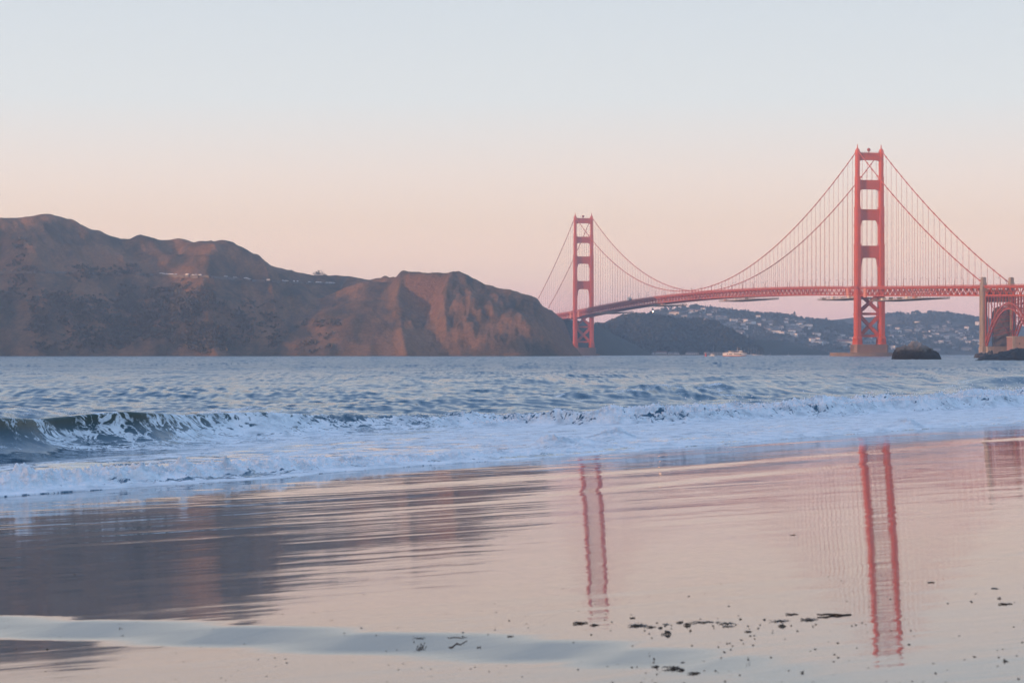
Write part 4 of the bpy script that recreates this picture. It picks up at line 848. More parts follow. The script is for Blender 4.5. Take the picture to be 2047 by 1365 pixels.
# ================================================================== SHORE BUILDINGS
ROOF = pm('tile_roof', (0.17, 0.085, 0.065), 0.85); ROOF_G = pm('grey_roof', (0.12, 0.115, 0.11), 0.85); PINK = pm('pink_stucco', (0.48, 0.30, 0.24), 0.8); WIN = pm('window_dark', (0.05, 0.05, 0.06), 0.2)
STUC = [pm('white_stucco', (0.82, 0.80, 0.76), 0.8), pm('beige_stucco', (0.62, 0.56, 0.49), 0.8), pm('grey_stucco', (0.36, 0.35, 0.33), 0.8)]
def gable(name, w, d, h, wall, roof, n, label, cat, loc, rz=0.0, group=None, flat=False):
    o = tag(empty(name, loc, rz), label, cat, group)
    m = MB(); m.bb(-w / 2, w / 2, -d / 2, d / 2, -6, h); m.build('wall', wall, o)
    r = MB()
    if flat: r.bb(-w / 2 - .4, w / 2 + .4, -d / 2 - .4, d / 2 + .4, h, h + 0.6)
    else:
        k = min(d * 0.32, 3.5); P = [(-w / 2 - .5, -d / 2 - .5, h), (w / 2 + .5, -d / 2 - .5, h), (w / 2 + .5, d / 2 + .5, h), (-w / 2 - .5, d / 2 + .5, h), (-w / 2 + 1, 0, h + k), (w / 2 - 1, 0, h + k)]
        r.add(P, [(0, 1, 5, 4), (2, 3, 4, 5), (1, 2, 5), (3, 0, 4), (3, 2, 1, 0)])
    r.build('roof', roof, o)
    for k in range(n):
        x = -w / 2 + w * (k + 0.5) / n; q = MB(); ww = min(1.6, w / n * 0.55)
        for zz in ([h * 0.35, h * 0.72] if h > 6 else [h * 0.5]): q.bb(x - ww / 2, x + ww / 2, -d / 2 - 0.12, -d / 2 + 0.1, zz - 0.8, zz + 0.8)
        q.build('window', WIN, o)
    return o
SP = lambda px, d, z=0.5: (W(px, 700, d).x, d, z)
gable('quay_house', 16, 12, 11, PINK, ROOF, 5, 'pink two-storey quay house on the shore right of the far tower', 'building', SP(1252, 4520))
gable('quay_house', 11, 10, 7, CREAM, ROOF, 3, 'cream low house beside the pink quay house', 'building', SP(1262, 4515))
gable('quay_house', 7, 7, 14, PINK, ROOF, 2, 'narrow pink tower house on the quay', 'building', SP(1267.5, 4530))
for i, px in enumerate((1276, 1289, 1302, 1316, 1327)):
    gable('barrack', 11, 9, 4.6, STUC[0], ROOF, 5, ['low white barrack next to the pink quay houses', 'second low white barrack along the quay', 'middle low white barrack along the quay under the wooded hill', 'fourth low white barrack along the quay', 'low white barrack ending the row on the quay'][i], 'building', SP(px, 4530), 0, 'white barracks along the quay')
for px, w, l in ((1340, 8, 'small white shed in the gap on the quay'), (1352, 10, 'white shed with a grey roof on the quay'), (1375, 8, 'pale boathouse left of the long white shed'), (1388, 16, 'long white shed with a grey roof on the quay')):
    gable('shed', w, 8, 3.6, STUC[0], ROOF_G, max(2, w // 4), l, 'shed', SP(px, 4540))
gable('pier_building', 44, 12, 5.2, STUC[2], ROOF_G, 9, 'long white pier building behind the ferry', 'building', SP(1431, 4530), 0, None, True)  # grey walls put this white building's shade into its colour
m = MB(); m.bb(-30, 160, -4, 4, -1, 1.6); q = tag(m.build('quay', CONC), 'low concrete quay under the wooded hill', 'quay'); q.location = (W(1280, 0, 4495).x, 4495, 0)
pole = MB(); pole.tube([(0, 0, 0), (0, 0, 17)], [0.2, 0.1], 6); pole.box((0, 0, .4), (.8, .8, .8))
o = pole.build('flagpole', WHITE); o.location = SP(1426, 4480, 0.5); tag(o, 'white flagpole in front of the long pier building', 'pole')

# ================================================================== HOUSES ON THE FAR HILLS
def house_mesh(w, d, h, wall, roof, nm='house'):
    o = empty(nm); m = MB(); m.bb(-w / 2, w / 2, -d / 2, d / 2, -8, h); m.build('wall', wall, o)
    r = MB(); k = d * 0.25; r.add([(-w / 2 - .4, -d / 2 - .4, h), (w / 2 + .4, -d / 2 - .4, h), (w / 2 + .4, d / 2 + .4, h), (-w / 2 - .4, d / 2 + .4, h), (-w / 2 + w * .15, 0, h + k), (w / 2 - w * .15, 0, h + k)], [(0, 1, 5, 4), (2, 3, 4, 5), (1, 2, 5), (3, 0, 4), (3, 2, 1, 0)]); r.build('roof', roof, o)
    return o
protos = [house_mesh(15, 10, 6.5, STUC[0], ROOF_G), house_mesh(11, 9, 5, STUC[1], ROOF_G), house_mesh(20, 11, 5.5, STUC[2], ROOF_G), house_mesh(9, 8, 8, STUC[0], ROOF), house_mesh(24, 10, 5, STUC[1], ROOF)]
fresh = set(range(5)); taken = []
def put_house(px, py, k, sc, label, group=None):
    p = march(px, py, far_h, 5400, 7450, 700)
    if p is None: return
    if any((p.x - q.x) ** 2 + (p.y - q.y) ** 2 < 14 ** 2 for q in taken): return
    taken.append(p); o = protos[k] if k in fresh else copy_tree(protos[k]); fresh.discard(k)
    o.location = (p.x, p.y, p.z); o.rotation_euler.z = random.uniform(-0.5, 0.5); o.scale = (sc, sc, sc)
    return tag(o, label, 'house', group)
for px, py, k, sc, l in ((1552, 669, 0, 1.5, 'big white house standing out low on the slope left of the near tower'), (1564, 671, 3, 1.2, 'tall white house beside the big white one'), (1583, 666, 0, 1.1, 'bright white house right of the big white house'), (1835, 648, 0, 1.1, 'white house highest on the slope above the sea rock'), (1836, 654, 2, 1.0, 'white house just below the highest one above the sea rock'),
                         (1390, 625, 4, 1.15, 'sunlit house group near the left summit'), (1406, 624, 3, 1.3, 'sunlit tall house near the left summit'), (1423, 626, 4, 1.0, 'wide sunlit house right of the left summit'), (1348, 629, 4, 1.25, 'long pale house just above the wooded hill'),
                         (1402, 614.5, 4, 1.0, 'pink house on the skyline of the left summit'), (1600, 648, 2, 1.3, 'large grey house below the cone-shaped tree'), (1882, 686, 0, 1.0, 'white house low on the slope left of the pylon'), (1899, 695, 2, 1.3, 'pale house near the water left of the pylon'), (1690, 690, 4, 1.9, 'long pale apartment row at the foot of the near tower')):
    put_house(px, py, k, sc, l)
random.seed(21)
ZONES = [(1365, 1450, 618, 668, 40, 'scattered on the left summit above the wooded hill'), (1448, 1620, 637, 676, 110, 'on the slope between the wooded hill and the near tower'), (1610, 1704, 664, 704, 32, 'low on the slope just left of the near tower'),
         (1775, 1960, 645, 705, 115, 'on the slope between the near tower and the pylon'), (1722, 1756, 676, 690, 4, 'seen between the legs of the near tower')]
for x0, x1, y0, y1, n, where in ZONES:
    for _ in range(n):
        px, py = random.uniform(x0, x1), random.triangular(y0, y1, y0 + (y1 - y0) * 0.4)
        put_house(px, py, random.choice([0, 1, 1, 2, 2, 3, 1]), random.uniform(0.8, 1.35), 'small pale house ' + where, 'houses ' + where)
# emissive discs on masts, set in for bright glints on the slopes
GLOW, t, b = new_mat('glint_glow'); b.inputs['Emission Color'].default_value = (1.0, 0.42, 0.13, 1); b.inputs['Emission Strength'].default_value = 55.0
for px, py, fn, d0, d1, r, l in ((1305.5, 622.5, far_h, 5500, 7000, 2.1, 'bright orange glint shining above the wooded hill'), (1905.5, 659, far_h, 5500, 7200, 1.0, 'small bright glint shining on the slope left of the pylon')):
    p = march(px, py, fn, d0, d1) or W(px, py, 6250); o = tag(empty('bright_glint', p), l, 'lamp')
    m = MB(); m.tube([(0, 0, -9), (0, 0, 0)], [0.25, 0.2], 6); m.build('mast', STEEL, o)
    m = MB(); m.loft([[(r * 0.55 * math.cos(a), -0.3 * 0 + -r * .5, r * 0.55 * math.sin(a)) for a in np.linspace(0, 2 * np.pi, 10, endpoint=False)], [(r * 0.7 * math.cos(a), -r * .9, r * 0.7 * math.sin(a)) for a in np.linspace(0, 2 * np.pi, 10, endpoint=False)]]); m.build('glow_disc', GLOW, o)

# ================================================================== TREES, WOODS, SCRUB
LEAF = pm('tree_leaves', (0.055, 0.060, 0.038), 0.9, (0.035, 0.042, 0.026), 0.4); LEAF_D = pm('wood_leaves', (0.048, 0.050, 0.034), 0.95, (0.030, 0.034, 0.023), 0.06, 3); BARK = pm('bark', (0.07, 0.055, 0.045), 0.9)
def clumps(n, spread, size, rng, cone=False):
    """loose leaf-clump faces through the crown's volume"""
    V = []; Fc = []
    for _ in range(n):
        while True:
            p = rng.uniform(-1, 1, 3)
            if p @ p < 1: break
        if cone: k = 1 - (p[2] + 1) / 2 * 0.92; p = np.array([p[0] * k, p[1] * k, p[2]])
        p = p * spread; a = rng.normal(size=3); a /= np.linalg.norm(a); c = np.cross(a, rng.normal(size=3)); c /= np.linalg.norm(c); e = np.cross(a, c); s = size * rng.uniform(0.6, 1.3); b0 = len(V)
        V += [p + c * s, p + e * s * 0.8, p - c * s * 0.9, p - e * s]; Fc.append((b0, b0 + 1, b0 + 2, b0 + 3))
    return np.array(V), Fc
def tree(h, w, label, loc, kind='round', seed=1, group=None, cat='tree', name='tree'):
    rng = np.random.default_rng(seed); o = tag(empty(name, loc), label, cat, group); m = MB()
    m.tube([(0, 0, -2), (0.1 * h * rng.uniform(-.5, .5), 0, h * 0.35), (0.1 * h * rng.uniform(-.5, .5), 0, h * 0.85)], [h * .045, h * .03, h * .01], 6)
    for k in range(4): a = k * 1.7; m.tube([(0, 0, h * .3), (w * .35 * math.cos(a), w * .35 * math.sin(a), h * .62)], [h * .018, h * .007], 5)
    m.build('trunk', BARK, o); c = MB()
    if kind == 'cone': V, Fc = clumps(260, (w / 2, w / 2, h * .48), h * .05, rng, True); c.add(V + np.array([0, 0, h * .54]), Fc)
    else:
        for k in range(7):
            r = rng.uniform(.32, .5); V, Fc = clumps(60, np.array([w * r, w * r, h * r * .55]), h * .055, rng); c.add(V + np.array([w * rng.uniform(-.32, .32), w * rng.uniform(-.3, .3), h * rng.uniform(.26, .72)]), Fc)
    c.build('crown', LEAF, o); return o
for px, py, h, w, k, s, l in ((637, 550, 9, 13, 'round', 1, 'round dark tree on the saddle left of the bluff'), (650, 551.5, 4.5, 7, 'round', 2, 'bushy tree just right of the round tree on the saddle'), (583, 542.5, 4, 5, 'round', 3, 'small dark tree on the ridge left of the saddle'), (694, 553, 2.5, 4, 'round', 4, 'small bush-like tree on the ridge before the bluff'), (163, 451.5, 3, 4, 'round', 41, 'small tree on the skyline right of the highest hill'),
                              (252, 548, 9, 12, 'round', 5, 'round dark tree by the hillside road, right of two'), (184, 541, 7, 10, 'round', 6, 'round dark tree above the hillside road, left of two'), (402, 583, 12, 22, 'round', 7, 'broad dark tree at the foot of the sunlit spur')):
    p = march(px, py + 1.5, head_h, 2050, 4000) or W(px, py, 3300); tree(h, w, l, (p.x, p.y, p.z - .3), k, s)
for px, py, h, w, k, s, l in ((1588, 637, 22, 20, 'cone', 8, 'tall cone-shaped tree on the skyline left of the near tower'), (1541, 634, 13, 13, 'round', 9, 'round tree on the skyline above the hillside houses'), (1559, 632, 12, 16, 'round', 10, 'broad tree on the skyline left of the cone-shaped tree'), (1602, 638, 10, 12, 'round', 11, 'bushy tree just right of the cone-shaped tree'),
                              (1392, 616, 13, 13, 'round', 12, 'dark tree on the crest of the left summit'), (1381, 616, 11, 12, 'round', 13, 'dark tree left on the crest of the left summit'), (1480, 631, 11, 15, 'round', 14, 'dark tree right of the left summit'), (1930, 643.5, 15, 18, 'round', 15, 'bushy tree on the skyline left of the pylon'), (1944, 646.5, 12, 14, 'round', 16, 'smaller bushy tree on the skyline next to the pylon')):
    p = march(px, py + 1.2, far_h, 5400, 7450) or W(px, py, 6400); tree(h, w, l, (p.x, p.y, p.z - .5), k, s)
def scatter_wood(name, fn, boxes, n, size, m, label, seed, leaf=10):
    """a far wood that reads as one mass: crowns of leaf clumps packed over the slope"""
    rng = np.random.default_rng(seed); mb_ = MB(); done = 0
    for (px0, px1, d0, d1, frac, dens) in boxes:
        nn = int(n * frac); d = rng.uniform(d0, d1, nn * 4); px = rng.uniform(px0, px1, nn * 4); x = (px - CX) / F * d; h = fn(x, d)
        ok = (h > 3) & (pn(x / dens, d / dens, seed) + rng.uniform(-.3, .3, nn * 4) > -0.15 if dens else h > 3)
        for xx, yy, zz in list(zip(x[ok], d[ok], h[ok]))[:nn]:
            s = size * rng.uniform(.6, 1.4); V, Fc = clumps(leaf, np.array([s, s, s * .8]), s * .55, rng); mb_.add(V + np.array([xx, yy, zz + s * .45]), Fc)
    return tag(mb_.build(name, m), label, kind='stuff')
scatter_wood('woods', wood_h, [(1190, 1520, 4480, 4830, 1.0, 0)], 5200, 5.5, LEAF_D, 'dense dark wood covering the hill under the bridge', 5)
scatter_wood('hillside_trees', far_h, [(1300, 1720, 5450, 6500, 0.55, 90), (1760, 1990, 5900, 7050, 0.35, 110), (1640, 1760, 6000, 6700, 0.1, 80)], 4200, 6.0, LEAF_D, 'dark trees and gardens among the hillside houses', 6, 8)
SCRUB = pm('scrub_leaves', (0.098, 0.082, 0.053), 0.95, (0.076, 0.064, 0.043), 0.1)
def scrub():
    rng = np.random.default_rng(9); mb_ = MB(); spots = []
    for (x0, x1, y0, y1, n) in ((250, 450, 578, 625, 330), (230, 400, 600, 680, 420), (60, 260, 590, 700, 420), (370, 450, 640, 700, 160), (-60, 60, 470, 620, 110), (460, 560, 600, 700, 90), (140, 300, 535, 560, 40), (600, 680, 640, 700, 40)):
        for _ in range(n): spots.append((rng.uniform(x0, x1), rng.uniform(y0, y1)))
    for px, py in spots:
        d = np.linspace(2500, 3900, 260); x = (px - CX) / F * d; z = H + (HY - py) / F * d; hh = head_h(x, d); i = int(np.argmax(hh >= z))
        if hh[i] < z[i] or pn(px / 30, py / 20, 77) + rng.uniform(-.2, .2) < 0.02: continue
        for _ in range(3):
            ox, oy = rng.normal(0, 5, 2); X_, Y_ = x[i] + ox, d[i] + oy; zz = float(head_h(np.array([X_]), np.array([Y_]))[0]); s = rng.uniform(2.0, 4.6)
            V, Fc = clumps(16, np.array([s * 1.3, s * 1.3, s * .6]), s * .42, rng); mb_.add(V + np.array([X_, Y_, zz + s * .2]), Fc)
    return tag(mb_.build('shrubbery', SCRUB), 'dark scrub patches on the headland slopes', kind='stuff')
scrub()

# ================================================================== HILLSIDE ROAD, CARS, POLES, PEOPLE
ROADPX = [(0, 543.5), (80, 544), (150, 545), (240, 547), (320, 549.5), (345, 550.5), (380, 551.5), (415, 552.5), (460, 556), (500, 560), (560, 563), (620, 566), (645, 567), (668, 567.5)]
rp_ = []
for px in np.arange(0, 669, 4):
    p = march(px, np.interp(px, [a for a, _ in ROADPX], [b_ for _, b_ in ROADPX]), head_h, 2100, 3500, 900)
    if p: rp_.append(p)
ry = np.array([p.y for p in rp_]); rx = np.array([p.x for p in rp_]); rz = np.array([p.z for p in rp_])
k = np.ones(9) / 9; sm = lambda a: np.convolve(np.pad(a, 4, 'edge'), k, 'valid')
ROADM = pm('hillside_road', (0.16, 0.14, 0.125), 0.9); BARRIER = pm('road_barrier', (0.42, 0.40, 0.38), 0.7)
m = MB()
for i in range(len(rp_) - 1):
    a, b_ = Vector((rx[i], ry[i], rz[i])), Vector((rx[i + 1], ry[i + 1], rz[i + 1]))
    if (b_ - a).length > 40: continue
    d = (b_ - a).normalized(); nrm_ = Vector((d.y, -d.x, 0)); nrm_ = nrm_ if nrm_.y < 0 else -nrm_
    P = [a + nrm_ * 3, b_ + nrm_ * 3, b_ - nrm_ * 3, a - nrm_ * 3]; m.add([p + Vector((0, 0, .5)) for p in P] + [p - Vector((0, 0, 3)) for p in P], [(0, 1, 2, 3), (4, 5, 1, 0), (7, 6, 5, 4), (6, 7, 3, 2)])
tag(m.build('road', ROADM), 'narrow road cut across the headland', kind='structure')
CARC = [pm('car_white', (0.85, 0.84, 0.82), 0.3), pm('car_silver', (0.62, 0.62, 0.63), 0.3), pm('car_dark', (0.10, 0.10, 0.11), 0.3)]
def car(c):
    o = empty('parked_car'); m = MB(); m.loft([[(x, y, z) for x, y in ((-2.2, -.85), (2.2, -.85), (2.2, .85), (-2.2, .85))] for z in (0.35, 0.95)]); m.loft([[(-1.9, -.82, .95), (1.2, -.82, .95), (1.2, .82, .95), (-1.9, .82, .95)], [(-1.5, -.68, 1.5), (0.5, -.68, 1.5), (0.5, .68, 1.5), (-1.5, .68, 1.5)]]); m.build('body', c, o)
    g_ = MB(); g_.bb(-1.4, 0.6, -0.80, 0.80, 1.0, 1.32); g_.build('window', GLASS, o)
    for sx_ in (-1.35, 1.35):
        for sy in (-1, 1): w_ = MB(); w_.tube([(sx_, sy * .7, .33), (sx_, sy * .9, .33)], .33, 10); w_.build('wheel', ASPH, o)
    return o
cars = [car(c) for c in CARC]; cf = {0, 1, 2}
for i, px in enumerate((322, 327.5, 333, 339, 345, 352, 374, 386, 392, 400, 452, 470, 475, 492, 498, 536, 566, 573, 588, 595, 619, 624, 635, 640, 654, 661, 666)):
    j = int(np.argmin(np.abs(CX + F * rx / ry - px))); c = [0, 0, 1, 0, 0, 1, 0, 0, 1, 0, 1, 1, 2, 0, 1, 0, 1, 0, 0, 1, 1, 2, 0, 0, 1, 0, 1][i]
    o = cars[c] if c in cf else copy_tree(cars[c]); cf.discard(c)
    d = Vector((rx[min(j + 1, len(rx) - 1)] - rx[max(j - 1, 0)], ry[min(j + 1, len(rx) - 1)] - ry[max(j - 1, 0)], 0))
    fr_ = 0.0; o.location = (rx[j] + (px - (CX + F * rx[j] / ry[j])) / F * ry[j] , ry[j] - 0.8, rz[j] + .5); o.rotation_euler.z = math.atan2(d.y, d.x) + (math.pi if i % 3 == 0 else 0); o.scale = (1.15, 1.15, 1.15)
    where = 'below the sunlit spur' if px < 420 else 'on the shaded stretch between spur and saddle' if px < 600 else 'at the right end of the hillside road'
    tag(o, '%s car parked along the hillside road %s' % (['white', 'silver', 'dark'][c], where), 'car', '%s cars parked on the hillside road %s' % (['white', 'silver', 'dark'][c], where))
POLEM = pm('weathered_wood', (0.16, 0.12, 0.09), 0.9)
for px, py, h, l in ((390, 527, 8, 'thin utility pole on the sunlit spur'), (401, 528, 8, 'thin utility pole just right of the spur crest'), (497, 533, 9, 'utility pole on the shaded flank right of the spur'), (527, 530, 9, 'utility pole standing against the sky on the ridge')):
    p = march(px, py + 1, head_h, 2100, 3500); m = MB()
    m.tube([(0, 0, -1), (0, 0, h)], [0.16, 0.12], 6); m.bar((-.9, 0, h - .6), (.9, 0, h - .6), 0.12); o = m.build('utility_pole', POLEM); o.location = p if p else W(px, py, 3300); tag(o, l, 'utility pole')
CLOTH = [pm('dark_clothes', (0.03, 0.03, 0.04), 0.9), pm('brown_clothes', (0.10, 0.06, 0.05), 0.9)]
def person_mesh(m, pose):
    v = [(0, 0, .95), (0, 0, 1.2), (0, 0, 1.42), (0, 0, 1.53), (0, 0, 1.70), (-.1, 0, .88), (-.11, .04 * pose, .48), (-.12, .1 * pose, .05), (.1, 0, .88), (.11, -.04 * pose, .48), (.12, -.1 * pose, .05), (-.2, 0, 1.4), (-.25, .03, 1.12), (-.24, .1, .88), (.2, 0, 1.4), (.25, .03, 1.12), (.22, .12 + .1 * pose, .95)]
    e = [(0, 1), (1, 2), (2, 3), (3, 4), (0, 5), (5, 6), (6, 7), (0, 8), (8, 9), (9, 10), (2, 11), (11, 12), (12, 13), (2, 14), (14, 15), (15, 16)]
    r = [.15, .15, .16, .06, .11, .1, .075, .05, .1, .075, .05, .065, .05, .04, .065, .05, .04]
    me = bpy.data.meshes.new('person'); me.from_pydata(v, e, []); o = bpy.data.objects.new('person', me); COL.objects.link(o)
    md = o.modifiers.new('Skin', 'SKIN'); me.skin_vertices.new() if not me.skin_vertices else None
    for i, q in enumerate(r): me.skin_vertices[0].data[i].radius = (q, q * .8); me.skin_vertices[0].data[i].use_root = (i == 0)
    o.modifiers.new('Sub', 'SUBSURF').levels = 1; me.materials.append(m); return o
people = [person_mesh(CLOTH[0], 0), person_mesh(CLOTH[1], 1)]; pf = {0, 1}
for i, px in enumerate((833.5, 837.5, 849.5, 863.5, 865, 884, 886, 890.5, 893.5, 896.5, 900, 903.5, 908.5, 912.5, 933, 938, 941)):
    py = np.interp(px, [822, 852, 916, 934, 943], [545, 546, 548.5, 558.5, 561.5]); d = np.interp(px, [822, 852, 916, 934, 943], [3040, 3030, 3050, 3080, 3100]) - 1.5
    x = (px - CX) / F * d; zz = float(head_h(np.array([x]), np.array([d]))[0]); c = i % 2; o = people[c] if c in pf else people[c].copy()
    if c not in pf: COL.objects.link(o)
    pf.discard(c); o.location = (x, d, zz); o.rotation_euler.z = i * 1.3
    wh = 'on the flat top of the bluff' if px < 880 else 'in the row at the right end of the bluff top' if px < 920 else 'on the slope below the bluff top'
    tag(o, 'person in %s clothes standing %s' % (['dark', 'brown'][c], wh), 'person', 'people in %s clothes standing %s' % (['dark', 'brown'][c], wh))

# ================================================================== SEAWEED AND DRIFTWOOD ON THE SAND
KELP = pm('kelp', (0.028, 0.020, 0.012), 0.3, (0.060, 0.042, 0.020), 14, bump=0.6, bdist=0.01); DRIFT = pm('driftwood', (0.055, 0.040, 0.030), 0.7, (0.08, 0.06, 0.045), 9)
def ground(px, py):
    p = on_sand(px, py); return Vector((p.x, p.y, float(sand_z(np.array([p.x]), np.array([p.y]))[0])))
def weed(px, py, wpx, hpx, kind, label=None, group=None, seed=0):
    rr = random.Random(seed + int(px * 7)); p = ground(px, py); sc = p.y / F; w = wpx * sc; h = max(hpx * sc * .62, 0.004)
    m = MB(); cat = 'seaweed'; nm = 'seaweed_scrap'; mt = KELP
    if kind == 'stick':
        nm, cat, mt = 'driftwood_stick', 'driftwood', DRIFT; n = 9
        m.tube([(-w / 2 + w * i / n, 0.02 * math.sin(i * 1.3 + px), h * .45 + h * .12 * math.sin(i * 2.1 + px)) for i in range(n + 1)], [h * (.25 + .25 * math.sin(math.pi * min(1, max(0.06, i / n)) ** .7)) for i in range(n + 1)], 7)
        for _ in range(2): a = rr.uniform(-.35, .35) * w; m.tube([(a, 0, h * .5), (a + rr.uniform(-.06, .06) * w, rr.uniform(-.05, .05), h * rr.uniform(.7, 1.2))], [h * .14, h * .05], 5)
    elif kind == 'strip':
        n = 26
        for q in range(3):
            oy = rr.uniform(-.05, .05); x0 = rr.uniform(-.5, -.2); x1 = rr.uniform(.2, .5); ph = rr.uniform(0, 6)
            if q == 0: x0, x1, oy = -.5, .5, 0
            m.tube([(w * (x0 + (x1 - x0) * i / n), oy + .025 * math.sin(i * .6 + ph), h * (.3 + .22 * math.sin(i * .9 + ph) + .12 * math.sin(i * 2.3))) for i in range(n + 1)], [max(.0015, h * (.12 + .22 * abs(math.sin(i * .55 + ph)) * math.sin(math.pi * min(.97, max(.03, i / n))))) for i in range(n + 1)], 6)
    else:
        for q in range(14 if wpx > 12 else 5):
            a = rr.uniform(0, 6.28); l = w * rr.uniform(.18, .5); x, y = w * rr.gauss(0, .16), w * rr.gauss(0, .10) ; n = 7; hh = h * rr.uniform(.35, 1.0) * max(.3, 1 - abs(x) / w * 1.6)
            m.tube([(x + l * (i / n - .5) * math.cos(a) * (1 + .2 * math.sin(i * 2)), y + l * (i / n - .5) * math.sin(a) + .01 * math.sin(i * 1.7), hh * math.sin(math.pi * (i + .4) / (n + .8)) * .8 + .001) for i in range(n + 1)], [max(.002, h * .15 * rr.uniform(.5, 1.3) * math.sin(math.pi * (i + .5) / (n + 1))) for i in range(n + 1)], 6)
    o = m.build(nm, mt, None, True); o.location = p; o.rotation_euler.z = rr.uniform(-.15, .15)
    return tag(o, label or 'small dark seaweed scrap among the weed line on the wet sand', cat, group if label is None or group else None)
for px, py, w, h, k, l in (
        (1160, 1245.5, 30, 6, 'stick', 'thick dark stick at the left end of the weed line'), (1187, 1249, 18, 6, 'clump', 'loose seaweed tuft beside the stick ending the weed line'), (1275, 1250.5, 40, 7, 'strip', 'knotted seaweed strip left of the big weed clump'), (1302, 1253, 20, 6, 'clump', 'small seaweed knot where two strips meet'), (1321, 1254.5, 14, 5, 'clump', 'round seaweed knot right of the knotted strip'),
        (1331, 1247, 13, 4, 'strip', 'short curled seaweed strip above the weed line'), (1361, 1244, 16, 6, 'clump', 'upper half of the dense seaweed clump'), (1373, 1249, 20, 10, 'clump', 'dense seaweed clump in the middle of the weed line'), (1380, 1260, 8, 5, 'clump', 'small seaweed lump under the dense clump'), (1334, 1267, 33, 13, 'clump', 'biggest seaweed clump lying alone below the weed line'),
        (1408, 1244, 62, 4, 'strip', 'long thin seaweed ribbon right of the dense clump'), (1453, 1246, 34, 5, 'strip', 'short thick seaweed ribbon after the long thin one'), (1457, 1252, 26, 3, 'strip', 'faint seaweed ribbon just below the thick ribbon'), (1265, 1235, 11, 3.5, 'stick', 'small dark stick above the left weed line'), (1583, 1227.5, 25, 4, 'stick', 'straight dark stick above the right end of the weed line'),
        (1560, 1241, 44, 5, 'strip', 'ragged seaweed ribbon in the right part of the weed line'), (1618, 1238.5, 36, 6, 'strip', 'twisted seaweed ribbon before the long driftwood branch'), (1668, 1229.5, 68, 7, 'stick', 'long curved driftwood branch at the right end of the weed line'), (1480, 1237, 6, 4, 'clump', 'tiny seaweed knot above the thick ribbon'), (1528, 1238, 8, 5, 'clump', 'tiny seaweed knot before the ragged ribbon'),
        (1563, 1251, 22, 8, 'clump', 'pale tangled weed tuft under the ragged ribbon'), (1496, 1262, 14, 5, 'clump', 'seaweed tuft below the right weed line'), (1345, 1327, 56, 11, 'clump', 'wide seaweed heap on the near sand strip'), (1362, 1330, 18, 9, 'clump', 'dark end of the wide seaweed heap'), (1312, 1322, 22, 6, 'clump', 'seaweed tuft left of the wide heap on the near sand'), (1366, 1317, 16, 4, 'clump', 'seaweed wisp above the wide heap'),
        (1390, 1337, 34, 7, 'clump', 'thin tangled weed right of the wide heap'), (914, 1275, 38, 4, 'stick', 'brown driftwood stick lying left of the weed line'), (838, 1275.5, 24, 4, 'strip', 'thin seaweed wisp left of the brown stick'), (1020, 1272, 12, 3.5, 'stick', 'short brown twig right of the brown stick'), (1998, 1195.5, 9, 6, 'clump', 'small seaweed lump near the right edge of the sand'), (2009, 1207, 28, 4.5, 'stick', 'dark driftwood stick near the right edge of the sand'),
        (1862, 1164, 15, 3, 'stick', 'small dark stick right of the tower reflection'), (1989, 1176, 14, 3, 'strip', 'small weed strip above the lump near the right edge'), (95, 1278, 6, 6, 'clump', 'single dark lump on the pale sand at the left'), (2008, 1321, 12, 8, 'clump', 'blurred seaweed lump in the lower right corner'), (1604, 1343, 8, 5, 'clump', 'dark weed lump on the near sand right of the heap'), (1586, 1069, 12, 2, 'stick', 'tiny stick on the mirror sand left of the tower reflection'),
        (1310, 1355, 10, 6, 'clump', 'dark weed lump at the bottom below the wide heap'), (1290, 1363, 12, 6, 'clump', 'dark weed lump at the bottom edge'), (150, 1148, 3, 3, 'clump', 'tiny dark lump in the hill reflection')):
    weed(px, py, w, h, k, l)
random.seed(5); specks = []
for _ in range(34): specks.append((random.gauss(1400, 150), random.gauss(1252, 8), random.uniform(2, 5)))
for _ in range(14): specks.append((random.uniform(650, 1330), random.gauss(1262, 16), random.uniform(2, 5)))
for _ in range(18): specks.append((random.uniform(1150, 1600), random.gauss(1330, 16), random.uniform(2.5, 5)))
for _ in range(9): specks.append((random.uniform(1420, 1560), random.gauss(1285, 16), random.uniform(2, 5)))
for _ in range(9): specks.append((random.uniform(1780, 2046), random.gauss(1215 if random.random() < .5 else 1320, 14), random.uniform(2.5, 6)))
for px, py, w in specks:
    if py < 1362 and -5 < px < 2050:
        wh = 'along the weed line' if 1238 < py < 1275 and px > 1130 else 'on the near sand at the bottom' if py > 1300 else 'on the sand left of the weed line' if px < 1130 else 'on the sand beyond the weed line'
        weed(px, py, w, w * .55, 'clump', 'tiny dark seaweed speck ' + wh, 'tiny seaweed specks ' + wh, 3)
rng = np.random.default_rng(17); mb_ = MB()
for _ in range(300):
    px, py = rng.uniform(-20, 2060), 1135 + 235 * rng.random() ** .7; p = ground(px, py); s = rng.uniform(.002, .0055) * (1.6 if rng.random() < .1 else 1)
    mb_.loft([[(p.x + s * a, p.y + s * b_, p.z + z_) for a, b_ in ((-1, -.7), (.8, -1), (1, .6), (-.5, 1))] for z_ in (-.002, s * .5)])
tag(mb_.build('debris', KELP), 'fine dark grit strewn over the wet sand', kind='stuff')

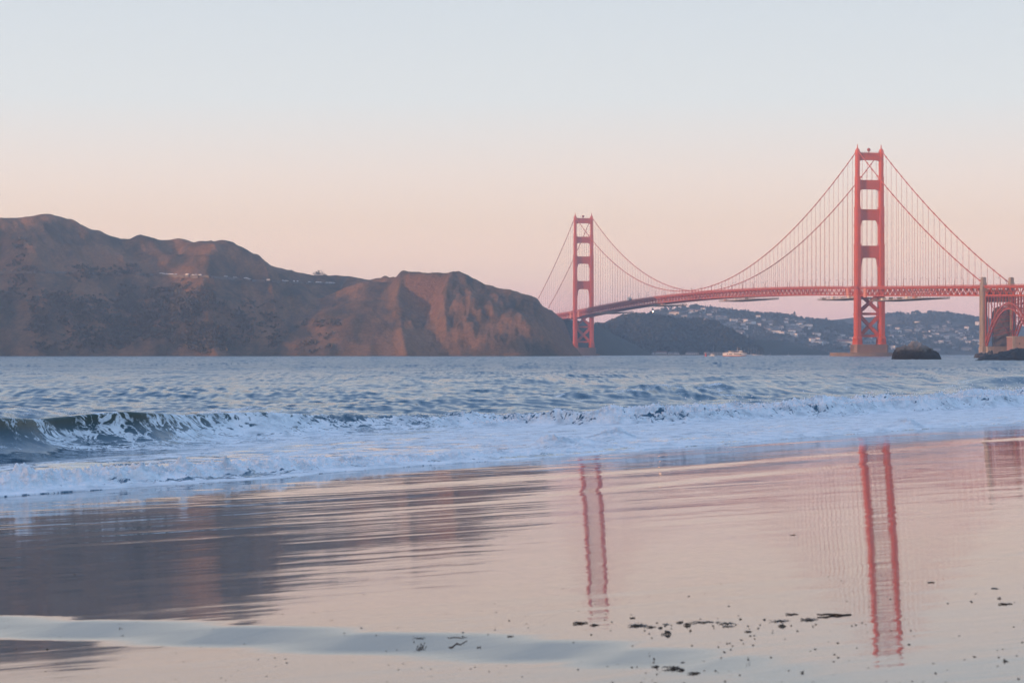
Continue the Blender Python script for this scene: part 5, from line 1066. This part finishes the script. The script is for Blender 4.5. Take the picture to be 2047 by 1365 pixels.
# ---- spray: drops thrown up by the bore and the wave crest
SPRAY = pm('foam_drops', (0.80, 0.82, 0.84), 0.6); mb_ = MB(); rng = np.random.default_rng(23)
def drop(x, y, z, s): mb_.add([(x, y, z + s), (x + s, y, z), (x, y + s, z), (x - s, y, z), (x, y - s, z), (x, y, z - s)], [(0, 1, 2), (0, 2, 3), (0, 3, 4), (0, 4, 1), (5, 2, 1), (5, 3, 2), (5, 4, 3), (5, 1, 4)])
zi = z  # water heights on the grid
for _ in range(9000):
    if rng.random() < .45: tt = rng.uniform(24, 47); sc_, a = np.interp(tt, [10, 200], [1.0, 1.0]) + rng.normal(0, .3) + 0.2, np.interp(tt, [28, 36, 42, 47], [.26, .30, .2, .1])
    else: tt = rng.uniform(70, 125); sc_, a = np.interp(tt, [70, 72.5, 75, 80, 90, 108, 140], [14, 14.0, 11.2, 10.4, 10.0, 9.0, 7]) + rng.normal(0, .5), np.interp(tt, [70, 74, 78, 90, 108], [.2, .36, .55, .66, .8])
    cl_ = max(0.0, float(pn(np.array([tt / .6]), np.array([sc_ / .8]), 201)[0])); zz = a * (0.75 + cl_ * 0.6 * abs(rng.normal(0, 1)))
    x, y = NS.x * (sc_ + 29) + TS.x * tt, NS.y * (sc_ + 29) + TS.y * tt; drop(x, y, zz, rng.uniform(.004, .016) * (1 + tt / 80))
for _ in range(260):
    tt = rng.uniform(43, 50); x, y = NS.x * (13.3 + 29) + TS.x * tt, NS.y * (13.3 + 29) + TS.y * tt; drop(x, y, .92 + abs(rng.normal(0, .05)), rng.uniform(.004, .010))
tag(mb_.build('spray', SPRAY), 'white spray thrown up by the broken waves', kind='stuff')

# ================================================================== HAZE
HZ = bpy.data.materials.new('air'); HZ.use_nodes = True; t = HZ.node_tree; t.nodes.remove(t.nodes['Principled BSDF'])
pv = N(t, 'ShaderNodeVolumePrincipled'); pv.inputs['Color'].default_value = (0.63, 0.81, 1.0, 1); pv.inputs['Density'].default_value = 0.00012; pv.inputs['Anisotropy'].default_value = 0.45
t.links.new(pv.outputs[0], t.nodes['Material Output'].inputs['Volume'])
m = MB(); m.bb(-1650, 2400, -1150, 7650, -17, 262); o = m.build('haze', HZ); tag(o, 'thin blue evening haze over the strait', kind='stuff')
